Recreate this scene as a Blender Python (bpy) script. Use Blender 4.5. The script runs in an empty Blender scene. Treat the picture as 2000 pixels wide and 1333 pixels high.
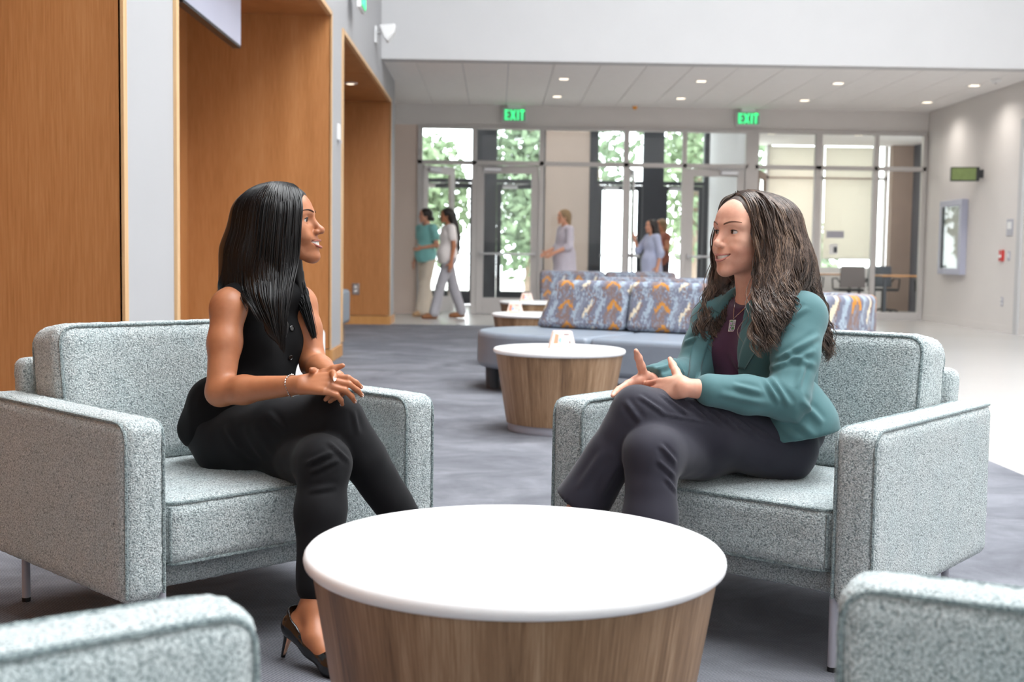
import bpy, bmesh, math, random
import numpy as np
from mathutils import Vector, Matrix, noise as mnoise

random.seed(7)
scene = bpy.context.scene
C = scene.collection
PI = math.pi
R_ = math.radians

# ------------------------------------------------------------------ camera
def cam_axes(yaw, pitch, roll):
    f = Vector((math.sin(yaw)*math.cos(pitch), math.cos(yaw)*math.cos(pitch), -math.sin(pitch)))
    r = f.cross(Vector((0, 0, 1))).normalized()
    u = r.cross(f)
    c, s = math.cos(roll), math.sin(roll)
    return r*c + u*s, u*c - r*s, f
r, u, f = cam_axes(R_(0.76), R_(3.97), R_(0.8))
cam_data = bpy.data.cameras.new('camera')
cam = bpy.data.objects.new('camera', cam_data)
C.objects.link(cam)
cam.matrix_world = Matrix(((r.x, u.x, -f.x, 0), (r.y, u.y, -f.y, 0), (r.z, u.z, -f.z, 1.0), (0, 0, 0, 1)))
cam_data.sensor_width = 36.0
cam_data.lens = 2400.0/2000.0*36.0
cam_data.clip_start = 0.05
cam_data.clip_end = 300
cam_data.dof.use_dof = True
cam_data.dof.focus_distance = 3.25
cam_data.dof.aperture_fstop = 4.6
scene.camera = cam

# ------------------------------------------------------------------ world and light
world = bpy.data.worlds.new('world')
scene.world = world
world.use_nodes = True
wn = world.node_tree.nodes
wn['Background'].inputs['Color'].default_value = (0.93, 0.97, 1.0, 1)
wn['Background'].inputs['Strength'].default_value = 7.5

def area_light(name, loc, rot, sx, sy, power, color=(1, 1, 1)):
    l = bpy.data.lights.new(name, 'AREA')
    l.shape = 'RECTANGLE'; l.size = sx; l.size_y = sy
    l.energy = power; l.color = color
    o = bpy.data.objects.new(name, l)
    C.objects.link(o)
    o.location = loc; o.rotation_euler = rot
    return o
sky_l = area_light('skylight', (3.4, 5.4, 8.4), (0, 0, 0), 6.6, 12.4, 575, (1.0, 0.992, 0.98))
sky_l.data.spread = R_(140)          # beam narrowed to put less light on the walls
area_light('rear_fill_light', (2.9, -4.85, 4.0), (R_(90), 0, 0), 7.0, 5.0, 95, (1.0, 0.985, 0.96))  # added fill for camera-facing sides; the rear wall has no window

scene.view_settings.view_transform = 'Standard'
scene.view_settings.look = 'None'
scene.view_settings.gamma = 1
scene.view_settings.use_curve_mapping = False
scene.view_settings.exposure = 0.0
scene.cycles.use_denoising = True
scene.cycles.max_bounces = 8
scene.cycles.transparent_max_bounces = 24

# ------------------------------------------------------------------ materials
def srgb(r, g, b):
    def c(v):
        v /= 255.0
        return v/12.92 if v <= 0.04045 else ((v+0.055)/1.055)**2.4
    return (c(r), c(g), c(b), 1)

class NT:
    """small helper around one material's node tree"""
    def __init__(s, name, rough=0.5, spec=0.5, **kw):
        s.m = bpy.data.materials.new(name); s.m.use_nodes = True
        s.t = s.m.node_tree; s.b = s.t.nodes['Principled BSDF']
        s.b.inputs['Roughness'].default_value = rough
        s.b.inputs['Specular IOR Level'].default_value = spec
        for k, v in kw.items():
            s.b.inputs[k.replace('_', ' ')].default_value = v
    def n(s, typ, **kw):
        n = s.t.nodes.new('ShaderNode'+typ)
        for k, v in kw.items():
            if k in n.inputs: n.inputs[k].default_value = v
            else: setattr(n, k, v)
        return n
    def l(s, a, b): s.t.links.new(a, b)
    def coord(s, scale=(1, 1, 1), rot=(0, 0, 0), kind='Object'):
        tc = s.n('TexCoord'); mp = s.n('Mapping')
        mp.inputs['Scale'].default_value = scale; mp.inputs['Rotation'].default_value = rot
        s.l(tc.outputs[kind], mp.inputs['Vector'])
        return mp.outputs['Vector']
    def noise(s, vec, scale, detail=4, rough=0.5, dist=0):
        n = s.n('TexNoise'); n.inputs['Scale'].default_value = scale; n.inputs['Detail'].default_value = detail
        n.inputs['Roughness'].default_value = rough; n.inputs['Distortion'].default_value = dist
        s.l(vec, n.inputs['Vector']); return n
    def ramp(s, fac, stops, interp='LINEAR'):
        n = s.n('ValToRGB'); cr = n.color_ramp; cr.interpolation = interp
        while len(cr.elements) < len(stops): cr.elements.new(0.5)
        for e, (p, c) in zip(cr.elements, stops): e.position = p; e.color = c
        s.l(fac, n.inputs['Fac']); return n.outputs['Color']
    def mix(s, fac, a, b, mode='MIX'):
        n = s.n('MixRGB', blend_type=mode)
        for k, v in (('Fac', fac), ('Color1', a), ('Color2', b)):
            if isinstance(v, (int, float, tuple)): n.inputs[k].default_value = v
            else: s.l(v, n.inputs[k])
        return n.outputs['Color']
    def math(s, op, a, b=0.0, c=0.0):
        n = s.n('Math', operation=op)
        for i, v in enumerate((a, b, c)):
            if isinstance(v, (int, float)): n.inputs[i].default_value = v
            else: s.l(v, n.inputs[i])
        return n.outputs[0]
    def col(s, c):
        if isinstance(c, tuple): s.b.inputs['Base Color'].default_value = c
        else: s.l(c, s.b.inputs['Base Color'])
        return s
    def bump(s, h, strength=0.3, dist=0.01):
        n = s.n('Bump'); n.inputs['Strength'].default_value = strength; n.inputs['Distance'].default_value = dist
        s.l(h, n.inputs['Height']); s.l(n.outputs['Normal'], s.b.inputs['Normal']); return s

def plain(name, col, rough=0.5, spec=0.5, var=0.06, scale=6.0, bump=0.0, **kw):
    t = NT(name, rough, spec, **kw)
    v = t.coord()
    n = t.noise(v, scale, 3)
    dk = tuple(c*(1-var) for c in col[:3])+(1,); lt = tuple(min(1, c*(1+var)) for c in col[:3])+(1,)
    t.col(t.ramp(n.outputs['Fac'], [(0.3, dk), (0.7, lt)]))
    if bump: t.bump(t.noise(v, scale*25, 3).outputs['Fac'], bump, 0.002)
    return t.m

def wood(name, dark, mid, light, grain=90.0, rough=0.42, plank=0.0):
    t = NT(name, rough, 0.4)
    v = t.coord((1, 1, 0.035))
    fine = t.noise(v, grain, 5, 0.6, 0.3)
    broad = t.noise(t.coord((1, 1, 0.06)), 5.0, 3, 0.5, 0.4)
    k = t.math('ADD', t.math('MULTIPLY', fine.outputs['Fac'], 0.62), t.math('MULTIPLY', broad.outputs['Fac'], 0.42))
    c = t.ramp(k, [(0.36, dark), (0.52, mid), (0.68, light)])
    t.col(c).bump(fine.outputs['Fac'], 0.06, 0.001)
    return t.m

def laminate(name):
    """walnut laminate in upright strips that change tone round the drum"""
    t = NT(name, 0.45, 0.4)
    tc = t.n('TexCoord'); sep = t.n('SeparateXYZ'); t.l(tc.outputs['Object'], sep.inputs[0])
    ang = t.math('ARCTAN2', sep.outputs['Y'], sep.outputs['X'])
    comb = t.n('CombineXYZ'); t.l(t.math('MULTIPLY', ang, 0.38), comb.inputs['X']); t.l(t.math('MULTIPLY', sep.outputs['Z'], 0.05), comb.inputs['Z'])
    fine = t.noise(comb.outputs[0], 150, 5, 0.65, 0.2)
    broad = t.noise(comb.outputs[0], 13, 4, 0.55, 0.6)
    k = t.math('ADD', t.math('MULTIPLY', fine.outputs['Fac'], 0.45), t.math('MULTIPLY', broad.outputs['Fac'], 0.6))
    c = t.ramp(k, [(0.36, srgb(92, 70, 53)), (0.47, srgb(124, 96, 70)), (0.56, srgb(146, 116, 88)), (0.68, srgb(176, 148, 120))])
    t.col(c).bump(fine.outputs['Fac'], 0.05, 0.001)
    return t.m

def boucle(name, dark, mid, light):
    """nubby loop-pile upholstery"""
    t = NT(name, 0.95, 0.12)
    t.b.inputs['Sheen Weight'].default_value = 0.25
    v = t.coord()
    wob = t.noise(v, 60, 2)
    vv = t.n('VectorMath', operation='MULTIPLY_ADD'); t.l(wob.outputs['Color'], vv.inputs[0])
    vv.inputs[1].default_value = (0.014, 0.014, 0.014); t.l(v, vv.inputs[2])
    vo = t.n('TexVoronoi'); vo.inputs['Scale'].default_value = 235; t.l(vv.outputs[0], vo.inputs['Vector'])
    n2 = t.noise(v, 250, 3, 0.62)
    n3 = t.noise(v, 9, 3)
    k = t.math('ADD', t.math('MULTIPLY', vo.outputs['Distance'], 0.55), t.math('MULTIPLY', t.math('SUBTRACT', n2.outputs['Fac'], 0.5), 1.5))
    c = t.ramp(k, [(0.02, light), (0.34, mid), (0.66, dark)])
    tone = t.ramp(n3.outputs['Fac'], [(0.35, (0.93, 0.97, 0.98, 1)), (0.65, (1, 1, 1, 1))])
    t.col(t.mix(1.0, c, tone, 'MULTIPLY'))
    h = t.math('SUBTRACT', 1.0, k)
    t.bump(h, 0.75, 0.006)
    return t.m

def carpet():
    t = NT('grey_carpet', 0.97, 0.1)
    v = t.coord()
    big = t.noise(t.coord((0.8, 1.1, 1)), 2.2, 7, 0.66, 0.8)
    pl = t.n('TexBrick'); pl.inputs['Scale'].default_value = 1.0
    pl.inputs['Brick Width'].default_value = 1.0; pl.inputs['Row Height'].default_value = 0.25
    pl.inputs['Mortar Size'].default_value = 0.0; pl.offset = 0.37
    pl.inputs['Color1'].default_value = (0.95, 0.95, 0.955, 1); pl.inputs['Color2'].default_value = (1.04, 1.04, 1.05, 1)
    t.l(v, pl.inputs['Vector'])
    weave = t.n('TexWave', wave_type='BANDS', bands_direction='DIAGONAL'); weave.inputs['Scale'].default_value = 62
    weave.inputs['Distortion'].default_value = 1.2; weave.inputs['Detail'].default_value = 2
    t.l(v, weave.inputs['Vector'])
    fine = t.noise(v, 420, 3, 0.7)
    base = t.ramp(big.outputs['Fac'], [(0.3, srgb(98, 99, 105)), (0.5, srgb(114, 116, 122)), (0.72, srgb(136, 138, 144))])
    c = t.mix(1.0, base, pl.outputs['Color'], 'MULTIPLY')
    k = t.math('ADD', t.math('MULTIPLY', weave.outputs['Fac'], 0.55), t.math('MULTIPLY', fine.outputs['Fac'], 0.7))
    c = t.mix(1.0, c, t.ramp(k, [(0.3, (0.55, 0.55, 0.57, 1)), (0.85, (1.25, 1.25, 1.25, 1))]), 'MULTIPLY')
    t.col(c).bump(k, 0.5, 0.004)
    return t.m

def ikat(name):
    """zigzag ikat upholstery: slate, pale blue and brown bands, orange chevrons, cream flashes"""
    t = NT(name, 0.85, 0.2)
    tc = t.n('TexCoord'); sep = t.n('SeparateXYZ'); t.l(tc.outputs['UV'], sep.inputs[0])
    x, z = t.math('SNAP', sep.outputs['X'], 0.007), t.math('SNAP', sep.outputs['Y'], 0.013)
    jc = t.n('CombineXYZ'); t.l(t.math('MULTIPLY', x, 55), jc.inputs['X']); t.l(t.math('MULTIPLY', z, 16), jc.inputs['Y'])
    jag = t.noise(jc.outputs[0], 1.0, 4, 0.65)
    j = t.math('SUBTRACT', jag.outputs['Fac'], 0.5)
    zz = t.math('PINGPONG', t.math('ADD', z, t.math('MULTIPLY', j, 0.5)), 0.13)
    band = t.math('FRACT', t.math('DIVIDE', t.math('ADD', t.math('ADD', x, t.math('MULTIPLY', zz, 0.55)), t.math('MULTIPLY', j, 0.16)), 0.40))
    S, B, L = srgb(112, 115, 130), srgb(152, 165, 177), srgb(126, 131, 144)
    BR, O, CR = srgb(126, 108, 104), srgb(188, 130, 62), srgb(208, 196, 172)
    stripes = t.ramp(band, [(0.0, S), (0.10, B), (0.20, S), (0.29, BR), (0.39, L), (0.44, BR), (0.54, S), (0.62, B), (0.70, L), (0.78, S), (0.88, B), (0.94, BR)], 'CONSTANT')
    # orange chevrons inside the brown band, cream flashes inside the slate one
    dx = t.math('ABSOLUTE', t.math('SUBTRACT', t.math('FRACT', t.math('DIVIDE', x, 0.40)), 0.36))
    chev = t.math('FRACT', t.math('ADD', t.math('DIVIDE', z, 0.19), t.math('ADD', t.math('MULTIPLY', dx, 2.4), t.math('MULTIPLY', j, 0.5))))
    m1 = t.math('MULTIPLY', t.math('LESS_THAN', chev, 0.20), t.math('LESS_THAN', t.math('ADD', dx, t.math('MULTIPLY', j, 0.25)), 0.15))
    c = t.mix(m1, stripes, O)
    dx2 = t.math('SUBTRACT', t.math('FRACT', t.math('DIVIDE', x, 0.40)), 0.80)
    ch2 = t.math('FRACT', t.math('ADD', t.math('DIVIDE', z, 0.23), t.math('ADD', t.math('MULTIPLY', dx2, -2.2), t.math('MULTIPLY', j, 0.6))))
    m2 = t.math('MULTIPLY', t.math('LESS_THAN', ch2, 0.18), t.math('LESS_THAN', t.math('ABSOLUTE', t.math('ADD', dx2, t.math('MULTIPLY', j, 0.2))), 0.11))
    c = t.mix(m2, c, CR)
    soft = t.noise(jc.outputs[0], 2.6, 3, 0.6)
    c = t.mix(1.0, c, t.ramp(soft.outputs['Fac'], [(0.3, (0.86, 0.86, 0.88, 1)), (0.7, (1.1, 1.1, 1.1, 1))]), 'MULTIPLY')
    t.col(c)
    return t.m

def glass(name, tint=(0.97, 0.985, 0.98, 1), ior=1.45):
    m = bpy.data.materials.new(name); m.use_nodes = True
    t = m.node_tree; t.nodes.clear()
    o = t.nodes.new('ShaderNodeOutputMaterial'); mx = t.nodes.new('ShaderNodeMixShader')
    tr = t.nodes.new('ShaderNodeBsdfTransparent'); gl = t.nodes.new('ShaderNodeBsdfGlossy'); fr = t.nodes.new('ShaderNodeFresnel')
    nz = t.nodes.new('ShaderNodeTexNoise'); nz.inputs['Scale'].default_value = 3.0
    rp = t.nodes.new('ShaderNodeValToRGB'); rp.color_ramp.elements[0].color = tuple(c*0.985 for c in tint[:3])+(1,); rp.color_ramp.elements[1].color = tint
    t.links.new(nz.outputs['Fac'], rp.inputs['Fac']); t.links.new(rp.outputs['Color'], tr.inputs['Color'])
    gl.inputs['Roughness'].default_value = 0.02
    fr.inputs['IOR'].default_value = ior
    geo = t.nodes.new('ShaderNodeNewGeometry'); sb = t.nodes.new('ShaderNodeMath'); sb.operation = 'SUBTRACT'; sb.inputs[0].default_value = 1.0
    mu = t.nodes.new('ShaderNodeMath'); mu.operation = 'MULTIPLY'       # a thin sheet: reflect on its outer faces only
    t.links.new(geo.outputs['Backfacing'], sb.inputs[1]); t.links.new(fr.outputs[0], mu.inputs[0]); t.links.new(sb.outputs[0], mu.inputs[1])
    t.links.new(mu.outputs[0], mx.inputs[0]); t.links.new(tr.outputs[0], mx.inputs[1]); t.links.new(gl.outputs[0], mx.inputs[2])
    t.links.new(mx.outputs[0], o.inputs['Surface'])
    return m

def emit(name, col, strength):
    t = NT(name, 0.5); t.col(col)
    n = t.noise(t.coord(), 40, 2)
    t.l(t.ramp(n.outputs['Fac'], [(0.2, tuple(c*0.92 for c in col[:3])+(1,)), (0.8, col)]), t.b.inputs['Emission Color'])
    t.b.inputs['Emission Strength'].default_value = strength
    return t.m

MAT = dict(
    white_wall=plain('white_wall_paint', srgb(197, 197, 198), 0.7, 0.3, 0.015, 2.0),
    beige=plain('beige_wall_paint', srgb(222, 204, 192), 0.7, 0.3, 0.015, 2.0),
    pier_white_dimmed=plain('dimmed_white_pier_paint', srgb(166, 166, 168), 0.7, 0.3, 0.015, 2.0),  # wall white with shade put into its colour, offsetting the strong skylight
    warm_wall=plain('warm_grey_wall_paint', srgb(222, 218, 215), 0.7, 0.3, 0.015, 2.0),
    ceil=plain('ceiling_tile', srgb(240, 237, 235), 0.85, 0.2, 0.015, 8.0, 0.1),
    wood=wood('amber_wood_veneer', srgb(158, 104, 58), srgb(174, 118, 70), srgb(186, 132, 84), 130.0),
    wood_edge=wood('pale_wood_edging', srgb(190, 150, 106), srgb(206, 168, 124), srgb(220, 186, 144)),
    wood_base=wood('wood_baseboard', srgb(170, 118, 62), srgb(190, 138, 82), srgb(204, 156, 102)),
    tile=None, carpet=carpet(), laminate=laminate('walnut_laminate'),
    white_top=plain('white_solid_surface', srgb(246, 246, 247), 0.28, 0.5, 0.01, 3.0),
    boucle=boucle('sage_boucle', srgb(106, 118, 121), srgb(179, 189, 190), srgb(230, 236, 236)),
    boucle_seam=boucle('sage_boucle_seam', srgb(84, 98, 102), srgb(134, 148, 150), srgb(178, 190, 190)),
    leg=plain('grey_powder_coat', srgb(168, 168, 178), 0.4, 0.5, 0.02),
    black=plain('black_plastic', srgb(24, 24, 26), 0.4, 0.5, 0.1),
    vinyl=plain('blue_grey_vinyl', srgb(126, 135, 147), 0.38, 0.5, 0.04, 10, 0.05),
    vinyl_dark=plain('charcoal_metal', srgb(70, 74, 80), 0.5, 0.5, 0.05),
    ikat=ikat('ikat_fabric'),
    alu=plain('light_grey_aluminium', srgb(196, 192, 190), 0.42, 0.5, 0.02, 3.0),
    dark=plain('dark_bronze_frame', srgb(52, 55, 62), 0.45, 0.5, 0.06, 3.0),
    steel=plain('brushed_steel', srgb(190, 190, 192), 0.3, 0.5, 0.04, 30, 0, Metallic=0.85),
    glass=glass('clear_glass'), shade=None,
    green=emit('green_exit_light', (0.07, 0.88, 0.30, 1), 1.15), green_dim=emit('dim_green_panel', (0.16, 0.42, 0.24, 1), 0.12),
    lamp=emit('warm_downlight', (1.0, 0.86, 0.68, 1), 2.2),
    screen=plain('pale_display_back', srgb(176, 178, 196), 0.35, 0.5, 0.02, 2.0),
    white_plastic=plain('white_plastic', srgb(232, 232, 232), 0.4, 0.5, 0.01),
    taupe=plain('taupe_panel', srgb(150, 130, 118), 0.6, 0.3, 0.04, 4),
    slate=plain('slate_wall', srgb(96, 98, 106), 0.6, 0.3, 0.04, 4),
)
t = NT('pale_terrazzo', 0.22, 0.5)
v = t.coord(); n1 = t.noise(v, 140, 3, 0.7); n2 = t.noise(v, 0.8, 3)
t.col(t.mix(1.0, t.ramp(n1.outputs['Fac'], [(0.3, srgb(170, 167, 165)), (0.6, srgb(190, 188, 186))]), t.ramp(n2.outputs['Fac'], [(0.3, (0.96, 0.955, 0.95, 1)), (0.7, (1, 1, 1, 1))]), 'MULTIPLY'))
MAT['tile'] = t.m
t = NT('cream_roller_shade', 0.9, 0.2)          # sunlit from behind, so it lets light through
t.col(t.ramp(t.noise(t.coord(), 60, 3).outputs['Fac'], [(0.3, srgb(226, 221, 208)), (0.7, srgb(236, 231, 219))]))
tl = t.n('BsdfTranslucent'); tl.inputs['Color'].default_value = srgb(222, 219, 211); mx = t.n('MixShader'); mx.inputs[0].default_value = 0.4
t.l(t.b.outputs[0], mx.inputs[1]); t.l(tl.outputs[0], mx.inputs[2]); t.l(mx.outputs[0], t.t.nodes['Material Output'].inputs['Surface'])
MAT['shade'] = t.m

# ------------------------------------------------------------------ mesh helpers
class MB:
    """collects shapes and links them as ONE mesh object"""
    def __init__(s): s.v = []; s.f = []; s.uv = None
    def add(s, vs, fs):
        o = len(s.v); s.v += [tuple(p) for p in vs]; s.f += [tuple(i+o for i in q) for q in fs]; return s
    def box(s, x0, x1, y0, y1, z0, z1):
        vs = [(x, y, z) for z in (z0, z1) for y in (y0, y1) for x in (x0, x1)]
        return s.add(vs, [(0, 2, 3, 1), (4, 5, 7, 6), (0, 1, 5, 4), (2, 6, 7, 3), (0, 4, 6, 2), (1, 3, 7, 5)])
    def prism(s, pts, z0, z1, axis='z'):
        n = len(pts)
        def P(p, h):
            return {'z': (p[0], p[1], h), 'y': (p[0], h, p[1]), 'x': (h, p[0], p[1])}[axis]
        vs = [P(p, z0) for p in pts]+[P(p, z1) for p in pts]
        fs = [(i, (i+1) % n, n+(i+1) % n, n+i) for i in range(n)]+[tuple(range(n-1, -1, -1)), tuple(range(n, 2*n))]
        return s.add(vs, fs)
    def lathe(s, prof, n=48, c=(0, 0, 0), cap=True):
        vs = []; fs = []
        for (rr, z) in prof:
            for i in range(n):
                a = 2*PI*i/n; vs.append((c[0]+rr*math.cos(a), c[1]+rr*math.sin(a), c[2]+z))
        for k in range(len(prof)-1):
            for i in range(n):
                j = (i+1) % n; fs.append((k*n+i, k*n+j, (k+1)*n+j, (k+1)*n+i))
        if cap:
            fs.append(tuple(range(n-1, -1, -1))); fs.append(tuple(range((len(prof)-1)*n, len(prof)*n)))
        return s.add(vs, fs)
    def tube(s, pts, rad, n=8, closed=False):
        pts = [Vector(p) for p in pts]; m = len(pts)
        if isinstance(rad, (int, float)): rad = [rad]*m
        vs = []; fs = []; up = None
        for i, p in enumerate(pts):
            if closed: d = (pts[(i+1) % m]-pts[i-1])
            else: d = pts[min(i+1, m-1)]-pts[max(i-1, 0)]
            d.normalize()
            if up is None:
                up = Vector((0, 0, 1)) if abs(d.z) < 0.9 else Vector((1, 0, 0))
            a = (up - d*up.dot(d)).normalized(); b = d.cross(a); up = a
            for k in range(n):
                t_ = 2*PI*k/n; vs.append(p+(a*math.cos(t_)+b*math.sin(t_))*rad[i])
        rng = m if closed else m-1
        for i in range(rng):
            i2 = (i+1) % m
            for k in range(n):
                k2 = (k+1) % n; fs.append((i*n+k, i*n+k2, i2*n+k2, i2*n+k))
        if not closed:
            fs.append(tuple(range(n-1, -1, -1))); fs.append(tuple(range((m-1)*n, m*n)))
        return s.add(vs, fs)
    def mesh(s, name):
        me = bpy.data.meshes.new(name); me.from_pydata(s.v, [], s.f); me.update(); return me
    def build(s, name, mat, parent=None, smooth=False, bevel=0.0, seg=2):
        o = obj(name, s.mesh(name), mat, parent)
        if bevel:
            m = o.modifiers.new('bevel', 'BEVEL'); m.width = bevel; m.segments = seg; m.limit_method = 'ANGLE'; m.angle_limit = R_(40)
        if smooth or bevel:
            o.data.polygons.foreach_set('use_smooth', [True]*len(o.data.polygons))
            try: o.data.set_sharp_from_angle(angle=R_(42))
            except Exception: pass
        return o

def obj(name, me, mat, parent=None):
    o = bpy.data.objects.new(name, me); C.objects.link(o)
    if mat is not None and not me.materials:
        me.materials.append(MAT[mat] if isinstance(mat, str) else mat)
    if parent is not None: o.parent = parent
    return o
def tag(o, label, cat, group=None):
    o['label'] = label; o['category'] = cat
    if group: o['group'] = group
    return o
def thing(name, label, cat, loc=(0, 0, 0), rz=0.0, group=None):
    o = bpy.data.objects.new(name, None); C.objects.link(o); o.empty_display_size = 0.1
    o.location = loc; o.rotation_euler = (0, 0, rz)
    return tag(o, label, cat, group)
def empty_structure(name):
    o = bpy.data.objects.new(name, None); C.objects.link(o); o['kind'] = 'structure'; return o
def struct(o): o['kind'] = 'structure'; return o
def B(*a): return MB().box(*a)
def copy_tree(o, parent=None):
    c = o.copy(); C.objects.link(c); c.parent = parent
    for ch in list(o.children): copy_tree(ch, c)
    return c

def rounded_box(lx, ly, lz, rad, step=0.02, crown=0.0):
    """closed rounded box centred on its base, a grid on each side; returns arrays"""
    hx, hy, hz = lx/2, ly/2, lz/2
    key = {}; vs = []; fs = []
    def vid(p):
        k = (round(p[0], 5), round(p[1], 5), round(p[2], 5))
        if k not in key: key[k] = len(vs); vs.append(p)
        return key[k]
    H = (hx, hy, hz); N = [max(2, int(math.ceil(2*h/step))) for h in H]
    for ax in range(3):
        a, b = (ax+1) % 3, (ax+2) % 3
        for sg in (-1, 1):
            idx = []
            for i in range(N[a]+1):
                row = []
                for j in range(N[b]+1):
                    p = [0, 0, 0]; p[ax] = sg*H[ax]; p[a] = -H[a]+2*H[a]*i/N[a]; p[b] = -H[b]+2*H[b]*j/N[b]
                    row.append(vid(tuple(p)))
                idx.append(row)
            for i in range(N[a]):
                for j in range(N[b]):
                    q = (idx[i][j], idx[i+1][j], idx[i+1][j+1], idx[i][j+1])
                    fs.append(q if sg > 0 else q[::-1])
    V = np.array(vs)
    inner = np.clip(V, -np.array(H)+rad, np.array(H)-rad)
    d = V-inner; n = np.linalg.norm(d, axis=1, keepdims=True); nrm = d/np.maximum(n, 1e-9)
    V = inner+nrm*rad
    if crown:
        g = (1-(V[:, 0]/hx)**2)*(1-(V[:, 1]/hy)**2)
        V[:, 2] += np.where(nrm[:, 2] > 0.3, crown*np.clip(g, 0, 1), 0)
    V[:, 2] += hz
    return V, fs, nrm

def np_mesh(name, V, F, smooth=True):
    me = bpy.data.meshes.new(name)
    me.from_pydata([tuple(p) for p in V], [], [tuple(q) for q in F]); me.update()
    if smooth: me.polygons.foreach_set('use_smooth', [True]*len(me.polygons))
    return me
# ================================================================== THE SETTING
XL, XR, YB, YF = -1.52, 7.30, 21.0, -5.0      # left wall, right wall, glass front, rear wall
ZC, ZT = 3.53, 8.5                            # low ceiling, atrium top
YK = 16.05                                    # bulkhead over the low ceiling
# floors
struct(B(-1.9, 2.5, -5, 17.6, -0.05, 0.0).build('floor_carpet', 'carpet'))
fl = MB(); fl.box(2.5, XR, -5, 17.6, -0.05, 0.0); fl.box(-3.2, XR, 17.6, 21.0, -0.05, 0.0); fl.box(-3.2, 8.5, 21.0, 25.2, -0.05, 0.0)
struct(fl.build('floor', 'tile'))
struct(B(-2.9, -1.9, 5.8, 17.6, -0.05, 0.0).build('floor_alcove', 'carpet'))
struct(B(-2.9, -1.9, -5, 5.02, -0.05, 0.0).build('floor_alcove', 'carpet'))
# left wall: white piers and the wall above the wooden alcoves
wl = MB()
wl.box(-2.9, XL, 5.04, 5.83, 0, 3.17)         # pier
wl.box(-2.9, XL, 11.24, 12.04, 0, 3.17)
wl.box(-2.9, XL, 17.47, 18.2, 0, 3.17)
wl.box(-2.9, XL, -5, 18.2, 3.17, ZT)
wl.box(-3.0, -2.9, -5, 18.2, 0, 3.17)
struct(wl.build('wall_left', 'pier_white_dimmed'))
struct(B(-3.2, -3.0, 18.2, YB, 0, ZC).build('wall_left_rear', 'warm_wall'))
# alcove linings
def alcove(n, y0, y1):
    a = empty_structure('alcove_%d' % n)
    x0, x1 = -2.80, XL+0.004
    B(x0-0.02, x0, y0, y1, 0, 3.15).build('back_panel', 'wood', a)
    # side lining in two boards with a fine joint
    for ya, yb in ((y1-0.02, y1), (y0, y0+0.02)):
        B(x0, -1.60, ya, yb, 0.13, 3.15).build('side_panel', 'wood', a)
        B(-1.60, x1, ya, yb, 0.13, 3.15).build('side_panel', 'wood', a)
        B(x0, x1+0.01, ya-0.006, yb+0.006, 0, 0.122).build('baseboard', 'wood_base', a)
    n_ = 4; dy = (y1-y0)/n_
    for k in range(n_):
        B(x0, x1-0.03, y0+k*dy+0.006, y0+(k+1)*dy-0.006, 3.13, 3.15).build('soffit_panel', 'wood', a)
    # pale edging round the opening
    B(x1-0.03, x1+0.012, y0, y1, 3.125, 3.165).build('edging', 'wood_edge', a)
    B(x1-0.008, x1+0.012, y1-0.02, y1+0.03, 0.13, 3.165).build('edging', 'wood_edge', a)
    B(x1-0.008, x1+0.012, y0-0.03, y0+0.02, 0.13, 3.165).build('edging', 'wood_edge', a)
    return a
alcove(1, -3.0, 5.02); alcove(2, 5.85, 11.22); alcove(3, 12.06, 17.45)
tb = MB()
for y0, y1 in ((5.06, 5.81), (11.26, 12.02), (17.49, 18.2)): tb.box(XL, XL+0.02, y0, y1, 0, 0.115)
struct(tb.build('baseboard_left', 'wood_base', None, bevel=0.004))
# right, rear, bulkhead, roof ring
struct(B(XR, XR+0.2, YF, YB+0.18, 0, ZT).build('wall_right', 'warm_wall'))
struct(B(-3.0, XR+0.2, YF-0.2, YF, 0, ZT).build('wall_rear', 'white_wall'))
struct(B(-3.0, XR+0.2, YK, YK+0.25, ZC-0.02, ZT).build('wall_bulkhead', 'white_wall'))
rf = MB()
rf.box(-3.0, XR+0.2, YF-0.2, -1.1, ZT, ZT+0.2); rf.box(-3.0, XR+0.2, 11.7, YK+0.25, ZT, ZT+0.2)
rf.box(-3.0, 0.0, -1.1, 11.7, ZT, ZT+0.2); rf.box(6.8, XR+0.2, -1.1, 11.7, ZT, ZT+0.2)
struct(rf.build('ceiling_atrium', 'white_wall'))
# low ceiling: slab with lay-in panels
ce = struct(B(-3.2, XR, YK+0.25, YB, ZC+0.015, ZC+0.1).build('ceiling', 'leg'))
px = [-2.93+0.61*k for k in range(18)]
for k in range(len(px)-1):
    x0, x1 = px[k]+0.005, min(px[k+1]-0.005, XR-0.01)
    if x1-x0 < 0.05: continue
    for (y0, y1) in ((YK+0.255, 17.9), (17.907, 19.73), (19.737, YB-0.01)):
        B(x0, x1, y0, y1, ZC-0.004, ZC+0.02).build('ceiling_panel', 'ceil', ce)
# soffit above the glass front, side piece at left
struct(B(-3.2, XR, YB-0.02, YB+0.18, 3.19, ZC+0.1).build('wall_front_header', 'warm_wall'))
struct(B(-3.2, -1.36, YB-0.02, YB+0.18, 0, 3.19).build('wall_front_side', 'beige'))
# baseboards
struct(B(XR-0.012, XR, YF, YB, 0, 0.1).build('baseboard_right', 'warm_wall'))

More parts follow.
